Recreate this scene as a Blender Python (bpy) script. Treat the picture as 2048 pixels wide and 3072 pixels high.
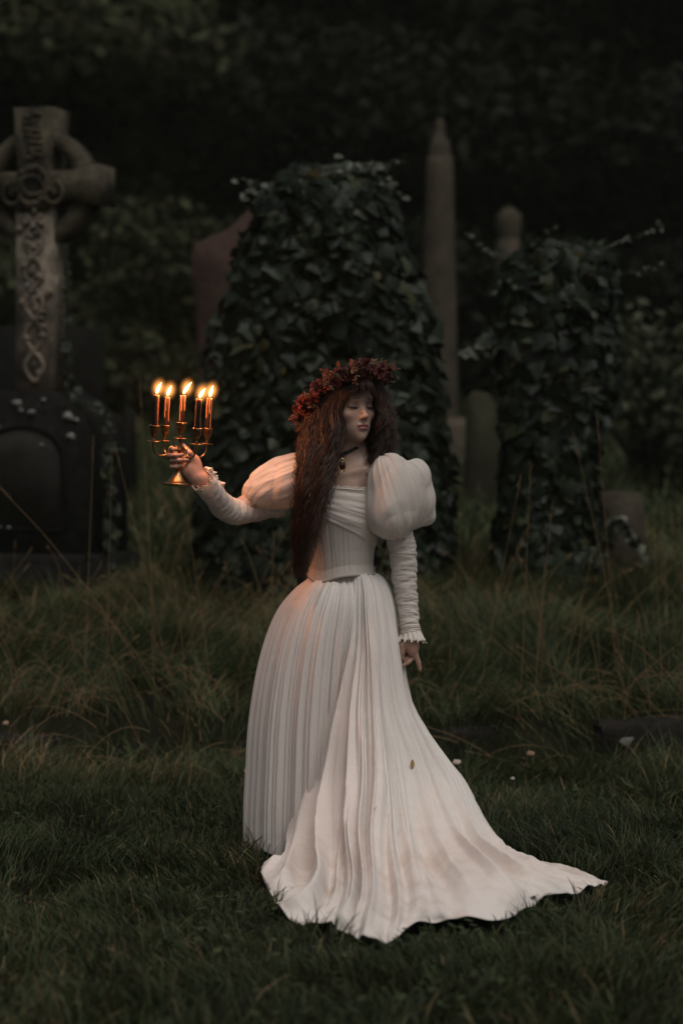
import bpy, math, random
import numpy as np
from mathutils import Matrix, Vector

for _o in list(bpy.data.objects):
    bpy.data.objects.remove(_o, do_unlink=True)
SC = bpy.context.scene
COL = SC.collection
rng = np.random.default_rng(7)
random.seed(7)

# ------------------------------------------------------------------ camera, sky, sun, exposure
CAM_Y, CAM_Z, FPX, HORIZON = -8.2, 1.38, 7257.0, 1350.0
PITCH = math.atan((1536.0 - HORIZON) / FPX)
cam_data = bpy.data.cameras.new('camera')
cam = bpy.data.objects.new('camera', cam_data)
COL.objects.link(cam)
cam.location = (0.0, CAM_Y, CAM_Z)
cam.rotation_euler = (math.pi / 2 - PITCH, 0.0, 0.0)
cam_data.sensor_fit = 'VERTICAL'
cam_data.sensor_height = 36.0
cam_data.sensor_width = 24.0
cam_data.lens = FPX / 3072.0 * 36.0
cam_data.clip_start = 0.1
cam_data.clip_end = 400.0
cam_data.dof.use_dof = True
cam_data.dof.focus_distance = 8.1
cam_data.dof.aperture_fstop = 1.8
SC.camera = cam

world = bpy.data.worlds.new('World')
SC.world = world
world.use_nodes = True
_nt = world.node_tree
_nt.nodes.clear()
_sky = _nt.nodes.new('ShaderNodeTexSky')
_sky.sky_type = 'NISHITA'
_sky.sun_disc = False
SUN_EL, SUN_AZ = math.radians(64), math.radians(150)      # azimuth clockwise from +Y, behind the camera to the right
_sky.sun_elevation = SUN_EL
_sky.sun_rotation = SUN_AZ
_sky.air_density = 1.0
_sky.dust_density = 4.0
_hs = _nt.nodes.new('ShaderNodeHueSaturation')
_hs.inputs['Saturation'].default_value = 0.30               # overcast dusk: nearly grey sky
_bg = _nt.nodes.new('ShaderNodeBackground')
_bg.inputs['Strength'].default_value = 0.064
_ow = _nt.nodes.new('ShaderNodeOutputWorld')
_nt.links.new(_sky.outputs[0], _hs.inputs['Color'])
_nt.links.new(_hs.outputs[0], _bg.inputs['Color'])
_nt.links.new(_bg.outputs[0], _ow.inputs['Surface'])

sun_data = bpy.data.lights.new('sun', 'SUN')
sun_data.energy = 1.4
sun_data.angle = math.radians(45)
sun_data.color = (1.0, 0.95, 0.90)
sun = bpy.data.objects.new('sun', sun_data)
COL.objects.link(sun)
_sd = Vector((math.sin(SUN_AZ) * math.cos(SUN_EL), math.cos(SUN_AZ) * math.cos(SUN_EL), math.sin(SUN_EL)))
sun.rotation_euler = _sd.to_track_quat('Z', 'Y').to_euler()
sun.location = (4, -6, 9)

SC.view_settings.view_transform = 'Standard'
SC.view_settings.look = 'None'
SC.view_settings.gamma = 1.0
SC.view_settings.exposure = 0.0
SC.view_settings.use_curve_mapping = False
SC.render.engine = 'CYCLES'
SC.cycles.use_denoising = True
SC.cycles.max_bounces = 6
SC.cycles.diffuse_bounces = 3
SC.cycles.transparent_max_bounces = 12
SC.cycles.sample_clamp_indirect = 4.0
SC.cycles.caustics_reflective = False
SC.cycles.caustics_refractive = False

# ------------------------------------------------------------------ helpers
def P(x, y, Y):
    """photo pixel at world depth Y -> world point"""
    u = (x - 1024.0) / FPX
    v = (1536.0 - y) / FPX
    c, s = math.cos(PITCH), math.sin(PITCH)
    dy = c + v * s
    dz = -s + v * c
    t = (Y - CAM_Y) / dy
    return np.array((u * t, Y, CAM_Z + dz * t))

def G(x, y, z):
    """photo pixel on the horizontal plane z -> world point"""
    u = (x - 1024.0) / FPX
    v = (1536.0 - y) / FPX
    c, s = math.cos(PITCH), math.sin(PITCH)
    dy = c + v * s
    dz = -s + v * c
    t = (z - CAM_Z) / dz
    return np.array((u * t, CAM_Y + dy * t, z))

def smooth(a, b, x):
    t = np.clip((x - a) / (b - a), 0, 1)
    return t * t * (3 - 2 * t)

def vnoise(p, seed=0):
    """vectorised value noise, p (...,3) -> -1..1"""
    p = np.asarray(p, dtype=np.float64)
    i = np.floor(p).astype(np.int64)
    f = p - i
    f = f * f * (3 - 2 * f)
    def h(ix, iy, iz):
        n = (ix * 374761393 + iy * 668265263 + iz * 2147483647 + seed * 1274126177) & 0xFFFFFFFF
        n = ((n ^ (n >> 13)) * 1274126177) & 0xFFFFFFFF
        n = (n ^ (n >> 16)) & 0xFFFF
        return n / 32767.5 - 1.0
    x, y, z = i[..., 0], i[..., 1], i[..., 2]
    fx, fy, fz = f[..., 0], f[..., 1], f[..., 2]
    r = 0
    for dx in (0, 1):
        for dy in (0, 1):
            for dz in (0, 1):
                w = (fx if dx else 1 - fx) * (fy if dy else 1 - fy) * (fz if dz else 1 - fz)
                r = r + w * h(x + dx, y + dy, z + dz)
    return r

def fbm(p, seed=0, octv=3):
    r, a = 0, 1.0
    p = np.asarray(p, dtype=np.float64)
    for k in range(octv):
        r = r + a * vnoise(p * 2.03 ** k, seed + k * 17)
        a *= 0.5
    return r / 1.8

def mesh_from(name, verts, quads=None, tris=None, smooth_shade=True, col=None):
    me = bpy.data.meshes.new(name)
    verts = np.ascontiguousarray(verts, dtype=np.float32).reshape(-1, 3)
    nq = 0 if quads is None else len(quads)
    nt = 0 if tris is None else len(tris)
    me.vertices.add(len(verts))
    me.vertices.foreach_set('co', verts.ravel())
    loops, starts = [], []
    if nq:
        loops.append(np.asarray(quads, dtype=np.int32).ravel())
        starts.append(np.arange(nq, dtype=np.int32) * 4)
    if nt:
        loops.append(np.asarray(tris, dtype=np.int32).ravel())
        starts.append(np.arange(nt, dtype=np.int32) * 3 + nq * 4)
    loops = np.concatenate(loops)
    starts = np.concatenate(starts)
    me.loops.add(len(loops))
    me.loops.foreach_set('vertex_index', loops)
    me.polygons.add(nq + nt)
    me.polygons.foreach_set('loop_start', starts)
    if smooth_shade:
        me.polygons.foreach_set('use_smooth', np.ones(nq + nt, dtype=bool))
    if col is not None:
        at = me.attributes.new('tint', 'FLOAT_COLOR', 'POINT')
        c4 = np.ones((len(verts), 4), dtype=np.float32)
        c4[:, :3] = col
        at.data.foreach_set('color', c4.ravel())
    me.update(calc_edges=True)
    return me

class MB:
    """collects quads and triangles for one mesh"""
    def __init__(self):
        self.v, self.q, self.t, self.n = [], [], [], 0
    def add(self, v, q=None, t=None):
        v = np.asarray(v, dtype=float).reshape(-1, 3)
        self.v.append(v)
        if q is not None and len(q):
            self.q.append(np.asarray(q) + self.n)
        if t is not None and len(t):
            self.t.append(np.asarray(t) + self.n)
        self.n += len(v)
        return self
    def grid(self, g, close_u=False, close_v=False):
        """g (rows, cols, 3)"""
        r, c = g.shape[:2]
        i = np.arange(r if close_v else r - 1)[:, None]
        j = np.arange(c if close_u else c - 1)[None, :]
        i2, j2 = (i + 1) % r, (j + 1) % c
        q = np.stack([i * c + j, i * c + j2, i2 * c + j2, i2 * c + j], -1).reshape(-1, 4)
        return self.add(g.reshape(-1, 3), q)
    def tube(self, pts, rad, n=8, cap=True):
        pts = np.asarray(pts, dtype=float)
        m = len(pts)
        rad = np.broadcast_to(np.asarray(rad, dtype=float), (m,))
        tan = np.gradient(pts, axis=0)
        tan /= np.linalg.norm(tan, axis=1)[:, None] + 1e-12
        ref = np.array((0.0, 0.0, 1.0))
        if abs(tan[0] @ ref) > 0.9:
            ref = np.array((1.0, 0.0, 0.0))
        nrm = np.zeros_like(pts)
        a = np.cross(tan[0], ref)
        a /= np.linalg.norm(a)
        for k in range(m):
            a = a - tan[k] * (a @ tan[k])
            a /= np.linalg.norm(a) + 1e-12
            nrm[k] = a
        b = np.cross(tan, nrm)
        th = np.arange(n) / n * 2 * np.pi
        g = pts[:, None] + rad[:, None, None] * (nrm[:, None] * np.cos(th)[None, :, None] + b[:, None] * np.sin(th)[None, :, None])
        base = self.n
        self.grid(g, close_u=True)
        if cap:
            self.add(np.stack([pts[0], pts[-1]]))
            k = np.arange(n)
            k2 = (k + 1) % n
            e = self.n - 2 - base
            t0 = np.stack([k2, k, np.full(n, e)], -1) + base
            t1 = np.stack([(m - 1) * n + k, (m - 1) * n + k2, np.full(n, e + 1)], -1) + base
            self.t.append(np.concatenate([t0, t1]))
        return self
    def lathe(self, prof, n=24, M=None):
        """prof [(r,z)...] about local z"""
        prof = np.asarray(prof, dtype=float)
        th = np.arange(n) / n * 2 * np.pi
        g = np.stack([prof[:, 0:1] * np.cos(th), prof[:, 0:1] * np.sin(th), np.repeat(prof[:, 1:2], n, 1)], -1)
        if M is not None:
            g = xf(M, g)
        return self.grid(g, close_u=True)
    def box(self, c, s, M=None, bevel=0.0):
        """bevelled box: centre c, full size s"""
        c = np.asarray(c, float)
        h = np.asarray(s, float) / 2
        b = min(bevel, h.min() * 0.9)
        v, ids = [], {}
        for ax in range(3):
            for sx in (-1, 1):
                for sy in (-1, 1):
                    for sz in (-1, 1):
                        sg = np.array((sx, sy, sz), float)
                        hh = h - b
                        hh[ax] = h[ax]
                        ids[(ax, sx, sy, sz)] = len(v)
                        v.append(c + sg * hh)
        q, t = [], []
        S = (-1, 1)
        for ax in range(3):
            o = [k for k in range(3) if k != ax]
            for s0 in S:
                f = []
                for (p_, r_) in ((-1, -1), (1, -1), (1, 1), (-1, 1)):
                    k = [0, 0, 0]
                    k[ax], k[o[0]], k[o[1]] = s0, p_, r_
                    f.append(ids[(ax, *k)])
                flip = (s0 < 0) ^ (ax == 1)
                q.append(f[::-1] if flip else f)
        if b > 0:
            for ax in range(3):          # edges parallel to ax
                o = [k for k in range(3) if k != ax]
                for p_ in S:
                    for r_ in S:
                        def I(face, sa):
                            k = [0, 0, 0]
                            k[ax], k[o[0]], k[o[1]] = sa, p_, r_
                            return ids[(face, *k)]
                        q.append([I(o[0], -1), I(o[0], 1), I(o[1], 1), I(o[1], -1)])
            for sx in S:
                for sy in S:
                    for sz in S:
                        t.append([ids[(0, sx, sy, sz)], ids[(1, sx, sy, sz)], ids[(2, sx, sy, sz)]])
        v = np.array(v)
        if M is not None:
            v = xf(M, v)
        return self.add(v, q, t)
    def prism(self, outline, y0, y1, M=None):
        """outline [(x,z)...] extruded along y, triangulated by fan from its centroid"""
        o = np.asarray(outline, float)
        n = len(o)
        c = o.mean(0)
        v = np.concatenate([np.c_[o[:, 0], np.full(n, y0), o[:, 1]], np.c_[o[:, 0], np.full(n, y1), o[:, 1]],
                            [[c[0], y0, c[1]], [c[0], y1, c[1]]]])
        k = np.arange(n)
        k2 = (k + 1) % n
        q = np.stack([k, k + n, k2 + n, k2], -1)
        t = np.concatenate([np.stack([k, k2, np.full(n, 2 * n)], -1), np.stack([k2 + n, k + n, np.full(n, 2 * n + 1)], -1)])
        if M is not None:
            v = xf(M, v)
        return self.add(v, q, t)
    def mesh(self, name, **kw):
        v = np.concatenate(self.v)
        q = np.concatenate(self.q) if self.q else None
        t = np.concatenate(self.t) if self.t else None
        return mesh_from(name, v, q, t, **kw)
    def build(self, name, mat, parent=None, **kw):
        return link(name, self.mesh(name, **kw), mat, parent)

def xf(M, v):
    M = np.array(M)
    return v @ M[:3, :3].T + M[:3, 3]

def link(name, me, mat, parent=None):
    o = bpy.data.objects.new(name, me)
    COL.objects.link(o)
    if mat is not None and not me.materials:
        me.materials.append(mat)
    if parent is not None:
        attach(o, parent)
    return o

def attach(o, parent):
    o.parent = parent
    o.matrix_parent_inverse = parent.matrix_basis.inverted()

def empty(name, loc):
    o = bpy.data.objects.new(name, None)
    o.empty_display_size = 0.1
    COL.objects.link(o)
    o.location = tuple(loc)
    return o

def tag(o, label=None, cat=None, group=None, kind=None):
    if label: o['label'] = label
    if cat: o['category'] = cat
    if group: o['group'] = group
    if kind: o['kind'] = kind
    return o

def cr(pts, t):
    """Catmull-Rom through pts (n,...) at t in 0..1 (uniform)"""
    pts = np.asarray(pts, float)
    n = len(pts)
    x = np.clip(np.asarray(t, float), 0, 1) * (n - 1)
    i = np.minimum(x.astype(int), n - 2)
    f = x - i
    f = f.reshape(f.shape + (1,) * (pts.ndim - 1))
    p0 = pts[np.maximum(i - 1, 0)]
    p1 = pts[i]
    p2 = pts[i + 1]
    p3 = pts[np.minimum(i + 2, n - 1)]
    return 0.5 * (2 * p1 + (p2 - p0) * f + (2 * p0 - 5 * p1 + 4 * p2 - p3) * f ** 2 + (3 * p1 - p0 - 3 * p2 + p3) * f ** 3)

# ------------------------------------------------------------------ materials
class Mat:
    def __init__(self, name):
        self.m = bpy.data.materials.new(name)
        self.m.use_nodes = True
        self.t = self.m.node_tree
        self.b = self.t.nodes['Principled BSDF']
        self.out = self.t.nodes['Material Output']
    def n(self, kind, **kw):
        x = self.t.nodes.new(kind)
        for k, v in kw.items():
            setattr(x, k, v)
        return x
    def l(self, a, b):
        self.t.links.new(a, b)
    def coords(self, scale=(1, 1, 1), gen='Object'):
        tc = self.n('ShaderNodeTexCoord')
        mp = self.n('ShaderNodeMapping')
        mp.inputs['Scale'].default_value = scale
        self.l(tc.outputs[gen], mp.inputs['Vector'])
        return mp.outputs[0]
    def noise(self, scale, detail=4, rough=0.6, vec=None):
        x = self.n('ShaderNodeTexNoise')
        x.inputs['Scale'].default_value = scale
        x.inputs['Detail'].default_value = detail
        x.inputs['Roughness'].default_value = rough
        if vec is not None:
            self.l(vec, x.inputs['Vector'])
        return x.outputs['Fac']
    def ramp(self, fac, stops):
        x = self.n('ShaderNodeValToRGB')
        e = x.color_ramp.elements
        while len(e) < len(stops):
            e.new(0.5)
        for k, (p, c) in enumerate(stops):
            e[k].position = p
            e[k].color = (*c, 1) if len(c) == 3 else c
        self.l(fac, x.inputs[0])
        return x.outputs[0]
    def mix(self, a, b, fac, mode='MIX'):
        x = self.n('ShaderNodeMix', data_type='RGBA', blend_type=mode)
        for s, val in ((x.inputs[6], a), (x.inputs[7], b), (x.inputs[0], fac)):
            if hasattr(val, 'is_linked') or isinstance(val, bpy.types.NodeSocket):
                self.l(val, s)
            else:
                s.default_value = (*val, 1) if isinstance(val, tuple) else val
        return x.outputs[2]
    def bump(self, h, strength=0.3, dist=0.01):
        x = self.n('ShaderNodeBump')
        x.inputs['Strength'].default_value = strength
        x.inputs['Distance'].default_value = dist
        self.l(h, x.inputs['Height'])
        self.l(x.outputs[0], self.b.inputs['Normal'])
    def set(self, **kw):
        for k, v in kw.items():
            s = self.b.inputs[k.replace('_', ' ')]
            if isinstance(v, bpy.types.NodeSocket):
                self.l(v, s)
            else:
                s.default_value = (*v, 1) if isinstance(v, tuple) and len(v) == 3 else v
        return self

M = {}
def stone_mat(name, base, dark, moss, lichen_amt=0.0, moss_amt=0.5, rough=0.92):
    a = Mat(name)
    vec = a.coords()
    n1 = a.noise(6.0, 6, 0.65, vec)
    n2 = a.noise(22.0, 5, 0.7, vec)
    n3 = a.noise(3.1, 4, 0.6, vec)
    c = a.mix(dark, base, a.ramp(n1, [(0.35, (0, 0, 0)), (0.68, (1, 1, 1))]))
    c = a.mix(c, moss, a.ramp(n3, [(0.62 - 0.25 * moss_amt, (0, 0, 0)), (0.72, (moss_amt,) * 3)]))
    if lichen_amt > 0:
        n4 = a.noise(11.0, 3, 0.5, vec)
        c = a.mix(c, (0.42, 0.42, 0.38), a.ramp(n4, [(0.70 - 0.06 * lichen_amt, (0, 0, 0)), (0.73, (0.8,) * 3)]))
    c = a.mix(c, (0.02, 0.02, 0.018), a.ramp(n2, [(0.3, (0.55,) * 3), (0.55, (0, 0, 0))]))
    a.set(Base_Color=c, Roughness=rough)
    a.b.inputs['Specular IOR Level'].default_value = 0.12
    a.bump(n2, 0.6, 0.012)
    M[name] = a.m
    return a

stone_mat('cross_stone', (0.26, 0.215, 0.165), (0.06, 0.052, 0.040), (0.07, 0.07, 0.03), 0.6, 0.35)
stone_mat('dark_stone', (0.0062, 0.0056, 0.0052), (0.0034, 0.0031, 0.0029), (0.004, 0.0047, 0.0027), 0.0, 0.5)
stone_mat('red_stone', (0.075, 0.045, 0.036), (0.05, 0.03, 0.025), (0.045, 0.036, 0.024), 0.0, 0.3)
stone_mat('buff_stone', (0.080, 0.064, 0.045), (0.042, 0.034, 0.025), (0.04, 0.037, 0.02), 0.0, 0.4)
stone_mat('green_stone', (0.044, 0.040, 0.024), (0.024, 0.022, 0.015), (0.028, 0.030, 0.015), 0.0, 0.9)
stone_mat('cross_head_stone', (0.105, 0.088, 0.060), (0.016, 0.0135, 0.010), (0.045, 0.045, 0.018), 0.0, 0.4)
stone_mat('panel_stone', (0.034, 0.030, 0.027), (0.016, 0.014, 0.013), (0.016, 0.018, 0.010), 0.0, 0.4)
stone_mat('kerb_stone', (0.022, 0.018, 0.0155), (0.010, 0.009, 0.008), (0.012, 0.014, 0.007), 0.0, 0.5)

a = Mat('earth')
vec = a.coords()
c = a.ramp(a.noise(5.0, 6, 0.65, vec), [(0.3, (0.006, 0.006, 0.004)), (0.55, (0.011, 0.012, 0.006)), (0.8, (0.020, 0.017, 0.010))])
a.set(Base_Color=c, Roughness=0.95)
a.b.inputs['Specular IOR Level'].default_value = 0.08
a.bump(a.noise(40.0, 4, 0.7, vec), 0.5, 0.03)
M['earth'] = a.m

def tint_mat(name, rough=0.6, transl=0.25, spec=0.3, gain=1.0):
    """vegetation whose colour is stored per blade or leaf"""
    a = Mat(name)
    at = a.n('ShaderNodeAttribute', attribute_name='tint')
    a.set(Base_Color=at.outputs['Color'], Roughness=rough)
    a.b.inputs['Specular IOR Level'].default_value = spec
    if transl:
        tr = a.n('ShaderNodeBsdfTranslucent')
        a.l(at.outputs['Color'], tr.inputs['Color'])
        mx = a.n('ShaderNodeMixShader')
        mx.inputs[0].default_value = transl
        a.l(a.b.outputs[0], mx.inputs[1])
        a.l(tr.outputs[0], mx.inputs[2])
        a.l(mx.outputs[0], a.out.inputs['Surface'])
    M[name] = a.m
    return a
tint_mat('grass', 0.6, 0.25, 0.16)
tint_mat('foliage', 0.7, 0.2, 0.10)

a = Mat('ivy_leaf')
oi = a.n('ShaderNodeObjectInfo')
gm = a.n('ShaderNodeNewGeometry')
rnd = a.n('ShaderNodeMath', operation='ADD')
a.l(oi.outputs['Random'], rnd.inputs[0])
a.l(gm.outputs['Random Per Island'], rnd.inputs[1])
fr = a.n('ShaderNodeMath', operation='FRACT')
a.l(rnd.outputs[0], fr.inputs[0])
c = a.ramp(fr.outputs[0], [(0.0, (0.005, 0.0085, 0.0045)), (0.5, (0.0095, 0.0145, 0.0085)), (0.85, (0.019, 0.026, 0.0155)), (0.985, (0.036, 0.042, 0.019)), (1.0, (0.045, 0.030, 0.008))])
a.set(Base_Color=c, Roughness=0.45)
a.b.inputs['Specular IOR Level'].default_value = 0.13
M['ivy_leaf'] = a.m

a = Mat('young_ivy')
a.set(Base_Color=a.ramp(a.noise(9, 2, .5, a.coords()), [(.35, (0.020, 0.026, 0.016)), (.65, (0.062, 0.072, 0.046))]), Roughness=0.45)
a.b.inputs['Specular IOR Level'].default_value = 0.3
M['young_ivy'] = a.m

a = Mat('bark')
vec = a.coords((1, 1, 0.25))
c = a.ramp(a.noise(14.0, 5, 0.7, vec), [(0.3, (0.006, 0.005, 0.004)), (0.7, (0.025, 0.021, 0.017))])
a.set(Base_Color=c, Roughness=0.95)
a.b.inputs['Specular IOR Level'].default_value = 0.08
a.bump(a.noise(20.0, 5, 0.7, vec), 0.8, 0.03)
M['bark'] = a.m
# ------------------------------------------------------------------ ground
_GY = np.array([-40, -3, 1.78, 1.90, 2.03, 3.3, 4.3, 8, 12, 20, 40, 95.0])
_GZ = np.array([0, 0, 0.0, 0.03, 0.23, 0.48, 0.66, 1.0, 1.5, 3.2, 11, 34.0])
def gz(X, Y, detail=True):
    X = np.asarray(X, float)
    Y = np.asarray(Y, float)
    Yw = Y + (0.10 * np.sin(X * 1.7 + 0.6) + 0.05 * np.sin(X * 4.1)) * smooth(0.8, 1.6, Y) * (1 - smooth(4, 6, Y))
    z = np.interp(Yw, _GY, _GZ)
    p = np.stack([X, Y, np.zeros_like(X)], -1)
    amp = 0.012 + 0.05 * smooth(1.5, 2.5, Y) + 0.3 * smooth(9, 25, Y)
    z = z + amp * fbm(p * 1.3, 3, 3)
    return z

def nonuni(lo, hi, core_lo, core_hi, d, grow=1.25):
    a = list(np.arange(core_lo, core_hi + d / 2, d))
    s = d
    while a[-1] < hi:
        s *= grow
        a.append(a[-1] + s)
    s = d
    while a[0] > lo:
        s *= grow
        a.insert(0, a[0] - s)
    return np.array(a)

gx = nonuni(-90, 90, -3.2, 3.2, 0.05)
gy = nonuni(-60, 95, -2.8, 5.5, 0.05)
GX, GYY = np.meshgrid(gx, gy)
ground = MB().grid(np.stack([GX, GYY, gz(GX, GYY)], -1)).build('ground', M['earth'])
tag(ground, kind='structure')

# the plan of the gown on the ground, where no grass shows through
TRAIN_HEM = [(790, 2615), (812, 2680), (846, 2733), (920, 2768), (1010, 2778), (1080, 2803), (1134, 2822), (1200, 2808), (1285, 2766), (1393, 2772),
             (1510, 2760), (1570, 2735), (1640, 2702), (1700, 2704), (1768, 2698), (1786, 2646)]
HEM_Z = 0.045
hem_xy = [tuple(G(x, y, HEM_Z)[:2]) for x, y in TRAIN_HEM]
GOWN_PLAN = np.array(hem_xy + [(0.88, -0.66), (0.62, -0.08), (0.48, 0.18), (0.22, 0.29), (0.0, 0.27), (-0.2, 0.18), (-0.30, 0.02), (-0.27, -0.2), (-0.2, -0.42)])
def in_poly(poly, x, y):
    ins = np.zeros(len(x), bool)
    n = len(poly)
    for k in range(n):
        x0, y0 = poly[k]
        x1, y1 = poly[(k + 1) % n]
        c = ((y0 > y) != (y1 > y)) & (x < (x1 - x0) * (y - y0) / (y1 - y0 + 1e-12) + x0)
        ins ^= c
    return ins
_pc = np.array([0.15, -0.55])
GOWN_IN = _pc + (GOWN_PLAN - _pc) * np.where(GOWN_PLAN[:, 1:] < -.9, 0.935, 0.97)

def blades(name, xy, h, w, lean, azim, col, mat, droop=0.5, dz=0.0, zbase=None):
    """grass blades: 2 quads + tip each"""
    n = len(xy)
    z = gz(xy[:, 0], xy[:, 1]) if zbase is None else zbase
    base = np.c_[xy, z - 0.004 + dz]
    d = np.c_[np.cos(azim), np.sin(azim), np.zeros(n)]
    fa = rng.uniform(0, 2 * np.pi, n)
    side = np.c_[np.cos(fa), np.sin(fa), np.zeros(n)]
    up = np.array((0, 0, 1.0))
    V = np.zeros((n, 7, 3))
    for k, (s, ww) in enumerate(((0.0, 1.0), (0.4, 0.85), (0.75, 0.55), (1.0, 0))):
        bend = lean * s ** 1.6
        zz = h * (s - droop * lean / np.maximum(h, 1e-6) * 0.35 * s ** 3)
        c = base + d * bend[:, None] + up * zz[:, None]
        if k < 3:
            V[:, 2 * k] = c - side * (w * ww / 2)[:, None]
            V[:, 2 * k + 1] = c + side * (w * ww / 2)[:, None]
        else:
            V[:, 6] = c
    o = np.arange(n)[:, None] * 7
    q = np.concatenate([o + np.array([[0, 1, 3, 2]]), o + np.array([[2, 3, 5, 4]])])
    t = o + np.array([[4, 5, 6]])
    c = np.repeat(col[:, None], 7, 1)
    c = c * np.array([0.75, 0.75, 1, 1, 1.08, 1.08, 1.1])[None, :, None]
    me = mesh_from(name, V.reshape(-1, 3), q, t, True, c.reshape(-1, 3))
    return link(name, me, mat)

def grass_cols(n, xy, dry_bias, seed):
    g = np.array([(0.030, 0.044, 0.017), (0.043, 0.058, 0.023), (0.060, 0.070, 0.030)])
    dr = np.array([(0.13, 0.085, 0.042), (0.10, 0.075, 0.04), (0.17, 0.12, 0.065)])
    pn = fbm(np.c_[xy * 1.1, np.zeros(n)], seed, 3)
    pd = np.clip(dry_bias + 0.30 * pn, 0.02, 0.75)
    isd = rng.random(n) < pd
    c = g[rng.integers(0, 3, n)]
    c[isd] = dr[rng.integers(0, 3, isd.sum())]
    c = c * (0.45 + 1.25 * rng.random(n) ** 1.6)[:, None]
    return 0.80 * c * (1.0 + 0.4 * pn)[:, None]

def scatter(n, x0, x1, y0, y1, clump=0.5, seed=0, fan=None):
    xy = np.c_[rng.uniform(x0, x1, int(n * 1.8)), rng.uniform(y0, y1, int(n * 1.8))]
    f = fbm(np.c_[xy * 2.6, np.zeros(len(xy))], seed, 3) + 0.5 * vnoise(np.c_[xy * 14, np.zeros(len(xy))], seed + 5)
    keep = rng.random(len(xy)) < np.clip(0.6 + clump * f, 0.05, 1)
    if fan:
        keep &= np.abs(xy[:, 0]) < fan[0] + fan[1] * (xy[:, 1] + 8.2)
    return xy[keep][:n]

# short lawn in front and around the gown
xy = scatter(135000, -2.3, 2.3, -2.9, 2.0, 0.45, 11, (0.35, 0.155))
xy = xy[~in_poly(GOWN_IN, xy[:, 0], xy[:, 1])]
n = len(xy)
cl = fbm(np.c_[xy * 3.1, np.zeros(n)], 21, 3)
h = np.clip(rng.normal(0.072, 0.030, n) * (1 + 1.25 * cl), 0.014, 0.22)
h *= 1 - 0.15 * smooth(-0.5, -2.0, xy[:, 1])
az = 2.5 * np.pi * fbm(np.c_[xy * 1.7, np.ones(n)], 31, 2) + rng.normal(0, 1.1, n)
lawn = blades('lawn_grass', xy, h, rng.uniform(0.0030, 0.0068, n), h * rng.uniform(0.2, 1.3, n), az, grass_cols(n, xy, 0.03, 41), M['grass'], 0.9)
tag(lawn, 'short damp green lawn grass around the white gown', 'grass', kind='stuff')

# long matted grass on the bank and the rise behind
xy = scatter(120000, -3.0, 3.0, 1.55, 5.2, 0.7, 51, (0.35, 0.165))
_w = xy[:, 1] + (0.10 * np.sin(xy[:, 0] * 1.7 + 0.6) + 0.05 * np.sin(xy[:, 0] * 4.1))
xy = xy[~((_w > 1.80) & (_w < 2.03) & (rng.random(len(xy)) < 0.72 + .25 * np.sin(xy[:, 0] * 3.0)))]
n = len(xy)
cl = fbm(np.c_[xy * 2.3, np.zeros(n)], 61, 3)
h = np.clip(rng.normal(0.13, 0.05, n) * (1 + 0.8 * cl), 0.03, 0.36)
az = 3.0 * np.pi * fbm(np.c_[xy * 1.2, np.ones(n)], 71, 2) + rng.normal(0, 0.9, n)
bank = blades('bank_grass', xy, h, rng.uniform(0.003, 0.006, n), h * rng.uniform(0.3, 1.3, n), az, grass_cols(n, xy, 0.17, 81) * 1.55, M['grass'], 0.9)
tag(bank, 'long tangled green and rusty grass on the bank behind', 'grass', kind='stuff')

# rough meadow further back
xy = scatter(70000, -7, 7, 5.0, 15, 0.5, 91, (0.8, 0.2))
n = len(xy)
h = np.clip(rng.normal(0.22, 0.07, n), 0.05, 0.5)
far = blades('meadow_grass', xy, h, rng.uniform(0.010, 0.018, n), h * rng.uniform(0.2, 1.0, n), rng.uniform(0, 6.28, n), grass_cols(n, xy, 0.10, 95) * 1.5, M['grass'], 0.8)
tag(far, 'pale blurred meadow grass between the far graves', 'grass', kind='stuff')

# low broad-leaved weeds in the lawn
wv, wt, wcol, nw = [], [], [], 0
for _c in range(70):
    cx0, cy0 = rng.uniform(-1.6, 1.6), rng.uniform(-2.5, 1.7)
    for _l in range(rng.integers(5, 16)):
        x_, y_ = cx0 + rng.normal(0, .09), cy0 + rng.normal(0, .09)
        if in_poly(GOWN_IN, np.array([x_]), np.array([y_]))[0]:
            continue
        s_, a_ = rng.uniform(.010, .022), rng.uniform(0, 6.28)
        p_ = np.array((x_, y_, float(gz(x_, y_)) + rng.uniform(.03, .065)))
        t_ = np.array((math.cos(a_), math.sin(a_), rng.uniform(-.3, .5)))
        w_ = np.array((-math.sin(a_), math.cos(a_), rng.uniform(-.3, .3)))
        wv.append(np.array([p_ - t_ * s_, p_ - w_ * s_ * .6, p_ + t_ * s_, p_ + w_ * s_ * .6]))
        wt.append(np.arange(4) + nw)
        nw += 4
        wcol.append(np.tile(np.array((0.030, 0.044, 0.019)) * rng.uniform(.6, 1.5), (4, 1)))
weeds = link('lawn_weeds', mesh_from('lawn_weeds', np.concatenate(wv), np.array(wt), None, False, np.concatenate(wcol)), M['grass'])
tag(weeds, 'low broad-leaved weeds scattered through the short lawn', 'weeds', kind='stuff')

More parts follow.
